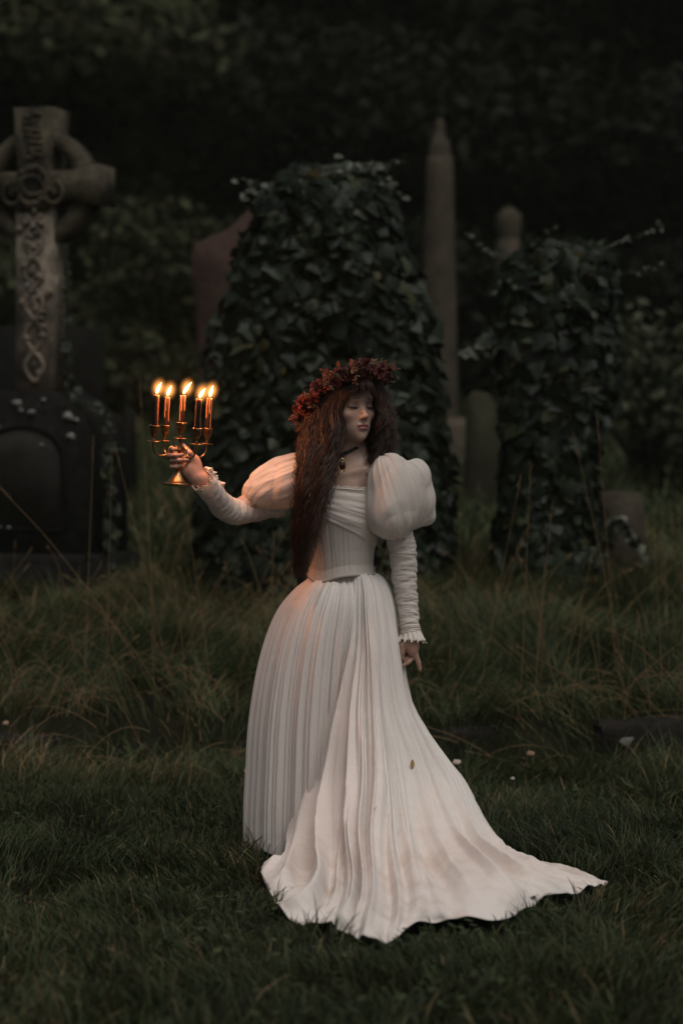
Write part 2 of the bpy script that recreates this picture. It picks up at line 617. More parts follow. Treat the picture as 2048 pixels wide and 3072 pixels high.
# thin dry seed stalks
def stalks(name, label, base, top, sag, r, mat_col):
    mb = MB()
    for (b, t_, sg) in zip(base, top, sag):
        s = np.linspace(0, 1, 12)[:, None]
        p = b * (1 - s) + t_ * s
        p[:, 2] += (sg * 4 * s * (1 - s))[:, 0]
        rr = r * (1.0 - 0.55 * s[:, 0])
        mb.tube(p, rr, 4, cap=False)
        L = np.linalg.norm(t_ - b)
        if L > 0.35:
            for k in range(7):                       # seed head
                q = p[-1] + (p[-2] - p[-1]) * k * 0.16
                e = q + np.array((rng.normal(0, 0.006), rng.normal(0, 0.006), 0.012)) + (p[-1] - p[-2]) * 0.15
                mb.tube([q, (q + e) / 2, e], [0.0005, 0.0016, 0.0004], 4, cap=False)
    me = mb.mesh(name, col=mat_col)
    o = link(name, me, M['grass'])
    return tag(o, label, 'dry grass', kind='stuff')
bs, ts, sg = [], [], []
def stalk_px(x0, y0, x1, y1, Y, s=0.0, Y1=None):
    b = P(x0, y0, Y)
    Yn = Y - 1.25 if Y > 3 else Y
    sc0 = (Yn - CAM_Y) / (Y - CAM_Y)
    b = P(x0, y0, Yn)
    b[2] = min(b[2], float(gz(b[0], Yn)))
    Y = Yn
    bs.append(b)
    ts.append(P(x1, y1, Y if Y1 is None else Y1))
    sg.append(s)
stalk_px(252, 1810, 281, 1320, 3.6)
stalk_px(460, 1790, 0, 1465, 3.7, 0.06)
stalk_px(318, 1760, 336, 1370, 3.9)
stalk_px(470, 1760, 420, 1150, 4.0)
stalk_px(462, 1760, 445, 1500, 3.5)
stalk_px(575, 2345, 556, 2025, 1.75)
stalk_px(640, 1800, 560, 1550, 3.5, 0.02)
stalk_px(520, 1770, 350, 1355, 3.6, 0.02)
stalk_px(1560, 1880, 1590, 1400, 3.4, 0.0)
stalk_px(1430, 1880, 1560, 1440, 3.4, 0.02)
stalk_px(1680, 1780, 1550, 1655, 3.6, 0.0)
stalk_px(1670, 1775, 1775, 1670, 3.6, 0.0)
stalk_px(1600, 1870, 1655, 1520, 3.5, 0.01)
stalk_px(1880, 1760, 1720, 1310, 3.8, 0.04)
stalk_px(1850, 1740, 1790, 1260, 3.9, 0.03)
stalk_px(1990, 1820, 1960, 1600, 3.5, 0.01)
stalk_px(1715, 2272, 1895, 2140, 2.0, 0.0)
stalk_px(1800, 2300, 1795, 2120, 1.95, 0.03)
stalk_px(1960, 2130, 1975, 2290, 1.9, 0.0)
for k in range(270):
    x = rng.uniform(-2.2, 2.2)
    Y = rng.uniform(2.0, 3.6)
    if abs(x) > 0.35 + 0.165 * (Y + 8.2):
        continue
    L = rng.uniform(0.18, 0.62)
    a_ = rng.normal(0, 0.75)
    b = np.array((x, Y, float(gz(x, Y))))
    bs.append(b)
    ts.append(b + L * np.array((math.sin(a_), rng.normal(0, 0.2), max(0.12, math.cos(a_)))))
    sg.append(rng.uniform(0.0, 0.09))
for k in range(150):                                  # lying straw on the bank
    x = rng.uniform(-2.0, 2.0)
    Y = rng.uniform(1.7, 2.6)
    a_ = rng.uniform(0, 6.28)
    L = rng.uniform(0.12, 0.4)
    b = np.array((x, Y, float(gz(x, Y)) + 0.05))
    bs.append(b)
    e = b + L * np.array((math.cos(a_), 0.4 * math.sin(a_), 0))
    e[2] = float(gz(e[0], e[1])) + rng.uniform(0.02, 0.14)
    ts.append(e)
    sg.append(rng.uniform(0.0, 0.07))
stalks('seed_stalks', 'thin dry seed stalks standing and lying over the bank', bs, ts, sg, 0.0020, (0.20, 0.135, 0.068))

# ------------------------------------------------------------------ kerb stones along the bank, pale dead leaves
def rough_block(name, c, size, yaw, seed, mat, tilt=0.0):
    nseg = (9, 6, 6)
    mb = MB()
    mb.box((0, 0, 0), size, bevel=0.02)
    import bmesh
    bm = bmesh.new()
    bm.from_mesh(mb.mesh('tmp'))
    bmesh.ops.subdivide_edges(bm, edges=bm.edges[:], cuts=4, use_grid_fill=True)
    v = np.array([x.co[:] for x in bm.verts])
    v = v + 0.022 * np.stack([fbm(v * 9, seed + k, 3) for k in range(3)], -1)
    Mx = Matrix.Translation(Vector(c)) @ Matrix.Rotation(yaw, 4, 'Z') @ Matrix.Rotation(tilt, 4, 'Y')
    v = xf(Mx, v)
    for x, co in zip(bm.verts, v):
        x.co = co
    me = bpy.data.meshes.new(name)
    bm.to_mesh(me)
    bm.free()
    for p_ in me.polygons:
        p_.use_smooth = True
    return link(name, me, mat)
for k, (x, y, L, hgt) in enumerate([(40, 2185, 0.42, 0.22), (700, 2275, 0.34, 0.16), (1400, 2290, 0.3, 0.14), (1935, 2275, 0.42, 0.22)]):
    ky = (2.05, 1.9, 1.98, 2.02)[k]
    c = P(x, y, ky)
    c[2] = float(gz(c[0], ky)) + (-0.05 if k == 3 else -0.085)
    o = rough_block('kerb_stone', c, (L, 0.22, hgt), rng.normal(0, 0.08), 100 + k * 7, M['kerb_stone'], rng.normal(0, 0.05))
    tag(o, 'dark kerb stone in the grassy bank ' + ['below the cross pedestal', 'just behind the edge of the skirt', 'beside the flank of the train', 'bearing a white lichen patch'][k], 'kerb stone', 'kerb stones in the bank')
    if k == 3:
        lp = MB()
        pts = [(1856, 2226), (1872, 2216), (1900, 2214), (1890, 2230), (1878, 2240), (1866, 2236)]
        v = np.array([P(px, py, 1.885) for px, py in pts])
        cc = v.mean(0) + np.array((0, -0.006, 0))
        lp.add(np.concatenate([v, [cc]]), t=[(i, (i + 1) % 6, 6) for i in range(6)])
        back = v + np.array((0, 0.05, 0))
        lp.add(np.concatenate([v, back]), q=[(i, i + 6, (i + 1) % 6 + 6, (i + 1) % 6) for i in range(6)])
        li = Mat('lichen')
        li.set(Base_Color=li.ramp(li.noise(60, 4, 0.7, li.coords()), [(0.3, (0.08, 0.08, 0.074)), (0.7, (0.22, 0.22, 0.2))]), Roughness=0.95)
        M['lichen'] = li.m
        lp.build('lichen_patch', M['lichen'], o)

def dead_leaf(x, y, Y, size, colr, label, group='dead leaves on the grass', dz=0.0):
    c = P(x, y, Y)
    n_ = 9
    th = np.arange(n_) / n_ * 2 * np.pi
    r = size * (0.75 + 0.35 * rng.random(n_))
    v = np.c_[r * np.cos(th), r * 0.35 * np.sin(th) * 0.6, r * 0.62 * np.sin(th)]
    v[:, 1] += 0.25 * size * rng.random(n_)
    v = np.concatenate([v, [[0, -0.2 * size, 0]]]) + c
    mb = MB()
    mb.add(v, t=[(k, (k + 1) % n_, n_) for k in range(n_)])
    mb.tube([v[-1] + np.array((0, 0.004, 0)), v[-1] + np.array((size * 0.6, 0.01, -size * 0.7)), v[-1] + np.array((size, 0.015, -size * 1.5))], 0.0012, 4)
    m = Mat('dead_leaf')
    m.set(Base_Color=colr, Roughness=0.85)
    return tag(mb.build('dead_leaf', m.m), label, 'leaf', group)
dead_leaf(743, 2312, 1.15, 0.016, (0.40, 0.30, 0.22), 'pale crumpled leaf caught in the grass beside the skirt')
dead_leaf(1368, 2286, 1.5, 0.018, (0.42, 0.36, 0.30), 'pale leaf on the dark stone beside the trailing skirt')
dead_leaf(1590, 2260, 1.6, 0.018, (0.22, 0.14, 0.085), 'brown curled leaf under dry stalks on the bank')
dead_leaf(1537, 2335, 1.4, 0.009, (0.42, 0.40, 0.36), 'tiny whitish leaf in the green grass below the bank')
dead_leaf(18, 2168, 1.9, 0.014, (0.30, 0.19, 0.14), 'reddish leaf on the bank below the stone cross')

# ------------------------------------------------------------------ ivy
def ivy_leaf_mesh(name='ivy_leaf', s=1.0, bend=0.12):
    out = [(0, 0.30), (0.20, 0.46), (0.34, 0.30), (0.54, 0.12), (0.36, -0.08), (0.26, -0.34), (0.0, -0.66), (-0.26, -0.34), (-0.36, -0.08), (-0.54, 0.12), (-0.34, 0.30), (-0.20, 0.46)]
    v = np.array([(x, y, -bend * (abs(x) * 1.1 + 0.6 * y * y)) for x, y in out] + [(0, 0.0, 0.05)]) * s
    n_ = len(out)
    return mesh_from(name, v, None, [((k + 1) % n_, k, n_) for k in range(n_)], False)
LEAF_MESHES = [ivy_leaf_mesh('ivy_leaf', 1.0, b) for b in (0.10, 0.22, 0.34)]
for m_ in LEAF_MESHES:
    m_.materials.append(M['ivy_leaf'])
LEAF_V = [np.array([v.co[:] for v in m_.vertices]) for m_ in LEAF_MESHES]
LEAF_T = np.array([p.vertices[:] for p in LEAF_MESHES[0].polygons])

def leaf_frames(pos, nrm, size, jitter=0.45):
    n_ = len(pos)
    z = nrm + rng.normal(0, jitter, (n_, 3))
    z /= np.linalg.norm(z, axis=1)[:, None]
    dn = np.array((0, 0, -1.0)) + rng.normal(0, 0.45, (n_, 3))
    y = -(dn - z * (dn * z).sum(1)[:, None])
    y /= np.linalg.norm(y, axis=1)[:, None] + 1e-9
    x = np.cross(y, z)
    return np.stack([x, y, z], -1) * size[:, None, None]

def ivy_plant(label, rows, Y, depth, n_leaf, size, big_filter, shoots, base_px):
    """rows: (y_px, x_left, x_right) outline of the grown-over stone"""
    root = empty('ivy_plant', (*P(base_px[0], base_px[1], Y)[:2], float(gz(P(base_px[0], base_px[1], Y)[0], Y))))
    tag(root, label, 'ivy', 'ivy over old graves')
    L = np.array([P(r[1], r[0], Y) for r in rows])
    R = np.array([P(r[2], r[0], Y) for r in rows])
    m = len(rows)
    t = rng.random(n_leaf) ** 0.9
    ph = rng.uniform(0, 2 * np.pi, n_leaf)
    back = np.sin(ph) > 0.3
    ph[back & (rng.random(n_leaf) < 0.6)] *= -1
    l = cr(L, t)
    r = cr(R, t)
    c = (l + r) / 2
    hw = (r - l)[:, 0] / 2
    tp = smooth(0, 0.25, t)
    dd = depth * (0.35 + 0.65 * tp)
    cs, sn = np.cos(ph), np.sin(ph)
    e = 0.75
    px = np.sign(cs) * np.abs(cs) ** e
    py = np.sign(sn) * np.abs(sn) ** e
    lump = 1 + 0.10 * fbm(np.c_[px * 3, py * 3, t * 9], 131, 2)
    pos = c + np.c_[px * hw * lump, py * dd * lump, np.zeros(n_leaf)]
    nr = np.c_[cs / np.maximum(hw, .05), sn / dd, (1 - tp) * 4 + 0.9]
    nr /= np.linalg.norm(nr, axis=1)[:, None]
    pos += nr * rng.uniform(-0.05, 0.035, n_leaf)[:, None]
    sz = size * np.clip(rng.normal(1, 0.3, n_leaf), 0.45, 1.8)
    fr = leaf_frames(pos, nr, sz)
    var = rng.integers(0, 3, n_leaf)
    # the ones that show largest
    u = (pos[:, 0] / (pos[:, 1] - CAM_Y)) * FPX + 1024
    vv = HORIZON - (pos[:, 2] - CAM_Z) / (pos[:, 1] - CAM_Y) * FPX
    front = (sn < 0.05) & big_filter(u, vv)
    score = np.where(front, sz * (0.5 - nr[:, 1]) + 0.02 * rng.random(n_leaf), -1)
    order = np.argsort(-score)
    big = order[:300]
    big = big[score[big] > 0]
    bset = np.zeros(n_leaf, bool)
    bset[big] = True
    for k in big:
        o = bpy.data.objects.new('leaf', LEAF_MESHES[var[k]])
        COL.objects.link(o)
        mt = Matrix.Identity(4)
        for a_ in range(3):
            for b_ in range(3):
                mt[a_][b_] = fr[k][a_][b_]
            mt[a_][3] = pos[k][a_]
        o.matrix_basis = mt
        attach(o, root)
    mb = MB()
    sp, sf, sv = [], [], []
    for k in np.where(~bset)[0]:
        mb.add(LEAF_V[var[k]] @ fr[k].T + pos[k], t=LEAF_T)
    # loose shoots
    st = MB()
    yb = MB()
    for pts, n_l, s0 in shoots:
        cp = np.array([P(x, y, Yy) for x, y, Yy in pts])
        s = np.linspace(0, 1, 16)
        cv = cr(cp, s)
        st.tube(cv, np.linspace(0.005, 0.0015, 16), 5)
        for j in range(n_l):
            f = (j + 0.5) / n_l
            pp = cr(cp, np.array([f]))[0] + rng.normal(0, 0.010, 3)
            fz = leaf_frames(pp[None], np.array([[rng.normal(0, .5), -0.5, 0.8]]), np.array([1.25 * s0 * (1.15 - 0.7 * f) * rng.uniform(0.7, 1.2)]), 0.5)[0]
            yb.add(LEAF_V[j % 3] @ fz.T + pp, t=LEAF_T)
    yb.build('shoot_leaves', M['young_ivy'], root, smooth_shade=False)['kind'] = 'stuff'
    fo = mb.build('leaf_mass', M['ivy_leaf'], root, smooth_shade=False)
    fo['kind'] = 'stuff'
    # clinging stems
    for k in range(16):
        a0 = rng.uniform(-2.8, -0.3)
        tt = np.linspace(1.0, rng.uniform(0.1, 0.5), 12)
        aa = a0 + 0.25 * np.sin(tt * 9 + k)
        l2, r2 = cr(L, tt), cr(R, tt)
        cc = (l2 + r2) / 2
        hh = (r2 - l2)[:, 0] / 2 * 0.94
        st.tube(cc + np.c_[np.cos(aa) * hh, np.sin(aa) * depth * 0.94, np.zeros(12)], np.linspace(0.014, 0.004, 12), 5)
    st.build('stem', M['bark'], root)
    return root

IV1 = [(525, 895, 1075), (555, 845, 1125), (625, 795, 1168), (720, 748, 1202), (850, 698, 1245), (1000, 655, 1288), (1200, 622, 1326), (1400, 612, 1338), (1580, 608, 1345), (1760, 610, 1350)]
ivy_plant('huge dark ivy smothering a bell-shaped monument behind the woman', IV1, 4.35, 0.40, 5200, 0.085,
          lambda u, v: (v < 1480) & ~((u > 760) & (u < 1300) & (v > 1230)),
          [([(1060, 530, 4.2), (1130, 505, 4.15), (1215, 468, 4.1)], 12, 0.06), ([(1080, 560, 4.2), (1150, 540, 4.1), (1190, 545, 4.1)], 10, 0.06),
           ([(900, 540, 4.2), (800, 560, 4.2), (700, 528, 4.2)], 9, 0.06), ([(840, 590, 4.2), (760, 575, 4.2), (715, 600, 4.2)], 8, 0.055),
           ([(1000, 520, 4.2), (1010, 490, 4.2), (1018, 470, 4.2)], 5, 0.05), ([(1120, 560, 4.1), (1180, 575, 4.1), (1235, 600, 4.1)], 7, 0.06), ([(950, 520, 4.1), (1000, 505, 4.1), (1075, 495, 4.1), (1110, 480, 4.1)], 10, 0.07)], (990, 1740))
IV2 = [(752, 1600, 1760), (775, 1560, 1800), (830, 1520, 1836), (930, 1500, 1828), (1060, 1502, 1836), (1200, 1514, 1826), (1350, 1516, 1780), (1500, 1510, 1765), (1620, 1500, 1775), (1740, 1490, 1790)]
ivy_plant('narrow ivy clump with long whip-like shoots on a hidden headstone', IV2, 4.2, 0.27, 2800, 0.085,
          lambda u, v: (v < 1640),
          [([(1740, 760, 4.1), (1820, 735, 4.1), (1920, 705, 4.1), (1995, 672, 4.1)], 20, 0.05), ([(1800, 840, 4.1), (1880, 822, 4.1), (1990, 792, 4.1)], 12, 0.035),
           ([(1580, 790, 4.1), (1500, 755, 4.1), (1440, 735, 4.1), (1393, 693, 4.1)], 12, 0.045), ([(1625, 780, 4.1), (1620, 720, 4.1), (1668, 668, 4.1)], 8, 0.05),
           ([(1500, 1000, 4.1), (1440, 1040, 4.1), (1385, 1075, 4.1)], 12, 0.09), ([(1490, 870, 4.1), (1510, 850, 4.1), (1560, 820, 4.1)], 5, 0.06), ([(1790, 1680, 4.0), (1850, 1560, 4.0), (1890, 1600, 4.0), (1930, 1680, 4.0)], 22, 0.09)], (1650, 1740))

# the stones under the ivy
def slab(name, label, cat, outline_px, Y, thick, mat, group=None):
    o = np.array([P(x, y, Y) for x, y in outline_px])
    mb = MB()
    n_ = len(o)
    zc = o.mean(0)
    ins = zc + (o - zc) * 0.965
    f = ins.copy()
    f[:, 1] = Y - thick / 2
    e1 = o.copy()
    e1[:, 1] = Y - thick / 2 + 0.02
    e2 = o.copy()
    e2[:, 1] = Y + thick / 2
    ctr = zc.copy()
    ctr[1] = Y - thick / 2
    cb = zc.copy()
    cb[1] = Y + thick / 2
    mb.add(np.concatenate([f, e1, e2, [ctr, cb]]),
           q=[(k, (k + 1) % n_, (k + 1) % n_ + n_, k + n_) for k in range(n_)] + [(k + n_, (k + 1) % n_ + n_, (k + 1) % n_ + 2 * n_, k + 2 * n_) for k in range(n_)],
           t=[((k + 1) % n_, k, 3 * n_) for k in range(n_)] + [(k + 2 * n_, (k + 1) % n_ + 2 * n_, 3 * n_ + 1) for k in range(n_)])
    ob = mb.build(name, mat, smooth_shade=False)
    return tag(ob, label, cat, group)
slab('headstone', 'bell-shaped monument almost wholly hidden under the huge ivy', 'headstone', [(640, 1770), (665, 1200), (700, 1000), (790, 760), (850, 640), (910, 585), (1060, 585), (1110, 640), (1170, 760), (1240, 1000), (1265, 1200), (1300, 1770)], 4.4, 0.42, M['dark_stone'], 'old headstones')
slab('headstone', 'dark headstone showing only at the foot of the narrow ivy clump', 'headstone', [(1520, 1790), (1530, 1640), (1520, 1000), (1560, 820), (1620, 790), (1740, 790), (1800, 830), (1815, 1000), (1770, 1300), (1765, 1790)], 4.22, 0.22, M['dark_stone'], 'old headstones')
slab('headstone', 'reddish brown headstone with scooped shoulder jutting out behind the huge ivy', 'headstone', [(600, 1600), (592, 900), (577, 830), (576, 770), (590, 735), (630, 715), (690, 690), (740, 640), (790, 570), (820, 548), (850, 560), (930, 700), (960, 1000), (960, 1600)], 6.2, 0.2, M['red_stone'], 'old headstones')
slab('headstone', 'mossy olive headstone between the two ivy growths', 'headstone', [(1370, 1660), (1396, 1400), (1398, 1200), (1420, 1172), (1460, 1180), (1500, 1240), (1510, 1660)], 6.8, 0.16, M['green_stone'], 'old headstones')
slab('headstone', 'small tan headstone with sloping top beside the narrow ivy clump', 'headstone', [(1790, 1800), (1800, 1520), (1785, 1480), (1850, 1473), (1915, 1478), (1928, 1530), (1935, 1800)], 4.75, 0.2, M['buff_stone'], 'old headstones')
slab('headstone', 'slim grey headstone standing behind the candles', 'headstone', [(360, 1500), (365, 1250), (385, 1215), (405, 1250), (410, 1500)], 7.6, 0.16, M['dark_stone'], 'old headstones')
slab('headstone', 'broad dark tomb slab behind the shaft of the stone cross', 'headstone', [(-60, 1500), (-60, 985), (290, 985), (300, 1000), (300, 1500)], 8.0, 0.5, M['dark_stone'], 'old headstones')
slab('headstone', 'dark square headstone behind the small tan one', 'headstone', [(1880, 1560), (1890, 1250), (1930, 1210), (2030, 1215), (2060, 1260), (2070, 1560)], 8.4, 0.18, M['dark_stone'], 'old headstones')

# ------------------------------------------------------------------ obelisk and column behind
def frustum(mb, cx, cy, prof):
    """square stacked profile [(half, z)...]"""
    g = []
    for hf, z in prof:
        g.append([(cx - hf, cy - hf, z), (cx + hf, cy - hf, z), (cx + hf, cy + hf, z), (cx - hf, cy + hf, z)])
    g = np.array(g)
    mb.grid(g, close_u=True)
    b = mb.n
    mb.add(np.concatenate([g[-1], [g[-1].mean(0)]]), t=[(k, (k + 1) % 4, 4) for k in range(4)])
Yo = 9.6
sc_ = (Yo - CAM_Y) / FPX
root = empty('obelisk', (*P(1315, 1500, Yo)[:2], float(gz(P(1315, 1500, Yo)[0], Yo))))
tag(root, 'tall slender brownish obelisk with stepped pinnacle rising behind the ivy', 'obelisk')
cx = P(1318, 700, Yo)[0]
zz = lambda y: P(1300, y, Yo)[2]
mb = MB()
frustum(mb, cx, Yo, [(56 * sc_, root.location.z - 0.1), (51 * sc_, zz(1100)), (44 * sc_, zz(730)), (39 * sc_, zz(520)), (38 * sc_, zz(490)), (35 * sc_, zz(474)), (30 * sc_, zz(470))])
mb.build('shaft', M['buff_stone'], root, smooth_shade=False)
mb = MB()
frustum(mb, cx, Yo, [(31 * sc_, zz(478)), (30 * sc_, zz(440)), (26 * sc_, zz(424)), (16 * sc_, zz(418)), (13 * sc_, zz(385)), (14 * sc_, zz(372)), (8 * sc_, zz(356))])
mb.build('pinnacle', M['buff_stone'], root, smooth_shade=False)
mb = MB()
frustum(mb, cx, Yo, [(105 * sc_, root.location.z - 0.2), (105 * sc_, root.location.z + 0.35), (90 * sc_, root.location.z + 0.4), (66 * sc_, root.location.z + 0.42)])
mb.build('plinth', M['buff_stone'], root, smooth_shade=False)

Yc = 10.5
sc_ = (Yc - CAM_Y) / FPX
c0 = P(1525, 900, Yc)
root = empty('stone_column', (c0[0], Yc, float(gz(c0[0], Yc))))
tag(root, 'short tan stone column with rounded finial behind the narrow ivy', 'column')
zz = lambda y: P(1525, y, Yc)[2]
MT = Matrix.Translation((c0[0], Yc, 0))
MB().lathe([(38 * sc_, root.location.z - .1), (36 * sc_, zz(860)), (33 * sc_, zz(720)), (28 * sc_, zz(715))], 20, MT).build('shaft', M['buff_stone'], root)
MB().lathe([(28 * sc_, zz(724)), (34 * sc_, zz(700)), (39 * sc_, zz(670)), (36 * sc_, zz(645)), (24 * sc_, zz(632)), (10 * sc_, zz(622)), (0.001, zz(620))], 20, MT).build('finial', M['buff_stone'], root)

# ------------------------------------------------------------------ celtic cross
Yx = 4.6
S = (Yx - CAM_Y) / FPX
pc = P(120, 1700, Yx)
gzx = float(gz(pc[0], Yx))
root = empty('celtic_cross', (pc[0], Yx, gzx))
tag(root, 'weathered carved celtic cross on a dark arched pedestal', 'cross')
CY = -math.radians(17)                              # turned a little about its shaft
zz = lambda y: P(120, y, Yx)[2]
xm = lambda x: (x - 128) * S                        # metres right of the shaft axis
ax0 = P(128, 900, Yx)[0]
MX = Matrix.Translation((ax0, Yx, 0)) @ Matrix.Rotation(CY, 4, 'Z')
D = 0.20
hsh = 58 * S
# shaft, slightly tapering
mb = MB()
mb.prism([(-hsh * 1.10, zz(1178)), (hsh * 1.10, zz(1178)), (hsh * 1.0, zz(620)), (-hsh * 1.0, zz(620))], -D / 2, D / 2, MX)
mb.build('shaft', M['cross_stone'], root, smooth_shade=False)
# head: one piece with flared arms
aw, ah = 57 * S, 60 * S
armx = 208 * S
zc_ = zz(565)
mb = MB()
outl = [(-hsh, zz(622)), (-hsh * 0.82, zz(640)), (hsh * 0.82, zz(640)), (hsh, zz(622)), (aw * .78, zc_ - ah * .72), (armx * .60, zc_ - ah * .74), (armx, zc_ - ah), (armx, zc_ + ah), (armx * .60, zc_ + ah * .74), (aw * .78, zc_ + ah * .72),
        (aw, zz(440)), (aw * 1.08, zz(330)), (-aw * 1.08, zz(330)), (-aw, zz(440)), (-aw * .78, zc_ + ah * .72), (-armx * .60, zc_ + ah * .74), (-armx, zc_ + ah), (-armx, zc_ - ah), (-armx * .60, zc_ - ah * .74), (-aw * .78, zc_ - ah * .72)]
mb.prism(outl, -D / 2 - 0.015, D / 2 + 0.015, MX)
mb.build('cross_head', M['cross_head_stone'], root, smooth_shade=False)
# ring quadrants
mb = MB()
Rr, rr = 172 * S, 126 * S
for q0 in range(4):
    a0 = q0 * math.pi / 2 + 0.27
    a1 = (q0 + 1) * math.pi / 2 - 0.27
    aa = np.linspace(a0, a1, 12)
    g = []
    for a_ in aa:
        c_, s_ = math.cos(a_), math.sin(a_)
        g.append([(Rr * c_, -D * .38, zc_ + Rr * s_), (Rr * c_, D * .38, zc_ + Rr * s_), (rr * c_, D * .38, zc_ + rr * s_), (rr * c_, -D * .38, zc_ + rr * s_)])
    mb.grid(xf(MX, np.array(g)), close_u=True)
mb.build('ring', M['cross_head_stone'], root, smooth_shade=False)
# carved foliage scroll on the shaft and head
mb = MB()
fy = -D / 2 - 0.004
zs = np.linspace(zz(1150), zz(650), 90)
for sgn in (1, -1):
    pth = np.c_[sgn * hsh * 0.5 * np.sin((zs - zs[0]) * 19), np.full(90, fy), zs]
    mb.tube(xf(MX, pth), 0.014, 6)
for k in range(34):
    z0 = rng.uniform(zz(1140), zz(640))
    x0 = rng.normal(0, hsh * 0.42)
    if abs(x0) > hsh * .85: continue
    a_ = rng.uniform(0, 6.28)
    p0 = np.array((x0, fy - 0.002, z0))
    d_ = np.array((math.cos(a_), 0, math.sin(a_)))
    mb.tube(xf(MX, np.array([p0, p0 + d_ * .025, p0 + d_ * .05])), [0.006, 0.020, 0.004], 6)
mb.build('carved_scroll', M['cross_stone'], root)
mb = MB()
fy2 = fy - 0.015
for k in range(26):
    a_ = k / 26 * 2 * np.pi * 3
    r_ = 40 * S + 14 * S * math.sin(k * 2.4)
    p0 = np.array((r_ * math.cos(a_), fy2, zc_ + r_ * math.sin(a_)))
    d_ = np.array((math.cos(a_ + 1.3), 0, math.sin(a_ + 1.3)))
    mb.tube(xf(MX, np.array([p0 - d_ * .04, p0, p0 + d_ * .04])), [0.006, 0.018, 0.006], 6)
for sgn in (-1, 1):
    th = np.linspace(0, 7.5, 40)
    r_ = np.linspace(0.01, 40 * S, 40)
    mb.tube(xf(MX, np.c_[sgn * 62 * S + r_ * np.cos(th) * sgn, np.full(40, fy2), zz(590) + r_ * np.sin(th)]), 0.011, 6)
for k in range(12):
    z0 = zz(345 + 12 * k)
    mb.tube(xf(MX, np.array([(-hsh * .6 * math.sin(k * 1.9), fy2, z0), (0, fy2 - .004, z0 - .01), (hsh * .6 * math.sin(k * 1.9 + 1), fy2, z0 - .02)])), [0.005, 0.015, 0.005], 6)
mb.build('carved_boss', M['cross_head_stone'], root)
# pedestal with arched top and sunken panel
mb = MB()
pw = 205 * S
mb.prism([(-pw * 1.05, gzx - .15), (pw * 1.05, gzx - .15), (pw * 1.02, zz(1340)), (pw * .93, zz(1262)), (pw * .66, zz(1208)), (pw * .38, zz(1176)), (-pw * .38, zz(1176)), (-pw * .66, zz(1208)), (-pw * .93, zz(1262)), (-pw * 1.02, zz(1340))], -0.26, 0.26, MX)
ped = mb.build('pedestal', M['dark_stone'], root, smooth_shade=False)
mb = MB()
a_ = np.linspace(0, np.pi, 15)
arch = [(-pw * .68, zz(1590)), (pw * .68, zz(1590))] + [(pw * .68 * math.cos(t_), zz(1370) + 100 * S * math.sin(t_)) for t_ in a_]
n_ = len(arch)
inner = [(x * 0.9, zz(1480) + (z - zz(1480)) * 0.92) for x, z in arch]
v = [(x, -0.262, z) for x, z in arch] + [(x, -0.272, z) for x, z in arch] + [(x, -0.272, z) for x, z in inner] + [(x, -0.262, z) for x, z in inner]
q = []
for k in range(n_):
    k2 = (k + 1) % n_
    q += [(k, k2, k2 + n_, k + n_), (k + n_, k2 + n_, k2 + 2 * n_, k + 2 * n_), (k + 2 * n_, k2 + 2 * n_, k2 + 3 * n_, k + 3 * n_)]
mb.add(xf(MX, np.array(v, float)), q)
mb.build('panel_moulding', M['dark_stone'], ped, smooth_shade=False)
mb = MB()
mb.prism(inner, -0.266, -0.25, MX)
mb.build('inscription_panel', M['panel_stone'], ped, smooth_shade=False)
mb = MB()
mb.box((0, -0.05, gzx + 0.02), (pw * 2.45, 0.72, 0.30), MX, 0.03)
mb.build('plinth_step', M['dark_stone'], root, smooth_shade=False)
# lichen spots and a trail of ivy down the right edge
mb = MB()
for x, y, s0 in [(115, 1212, .032), (158, 1238, .022), (195, 1203, .014), (268, 1252, .034), (295, 1262, .016), (278, 1310, .024), (60, 1577, .012), (90, 1578, .012), (190, 1335, .012), (125, 1232, .014), (60, 1280, .01), (110, 860, .018), (115, 780, .01), (125, 590, .016), (165, 575, .014)]:
    p0 = P(x, y, Yx)
    ly = -0.268 if y > 1176 else -D / 2 - 0.02
    lx = (p0[0] - ax0) / math.cos(CY)
    th = np.arange(9) / 9 * 2 * np.pi
    r_ = s0 * (0.7 + 0.5 * rng.random(9))
    v = np.c_[lx + r_ * np.cos(th), np.full(9, ly), p0[2] + 0.7 * r_ * np.sin(th)]
    v = np.concatenate([v, [[lx, ly - .006, p0[2]]], v + np.array((0, .03, 0))[None]])
    mb = MB()
    mb.add(xf(MX, v), t=[(k, (k + 1) % 9, 9) for k in range(9)], q=[(k, k + 10, (k + 1) % 9 + 10, (k + 1) % 9) for k in range(9)])
    mb.build('lichen_patch', M['lichen'], root, smooth_shade=False)
tr = MB()
st = MB()
Mv = [([(196, 780, Yx - .12), (202, 900, Yx - .12), (203, 1050, Yx - .12), (207, 1150, Yx - .18), (230, 1200, Yx - .25), (280, 1220, Yx - .3), (325, 1235, Yx - .3)], 34, .042), ([(300, 1240, Yx - .3), (335, 1300, Yx - .34), (340, 1360, Yx - .34), (362, 1350, Yx - .34)], 14, .045), ([(330, 1340, Yx - .34), (334, 1500, Yx - .34), (330, 1700, Yx - .3)], 46, .06)]
vine = empty('ivy_vine', P(330, 1700, Yx - .3))
tag(vine, 'thin ivy vine trailing down the side of the cross and pedestal', 'ivy', 'ivy over old graves')
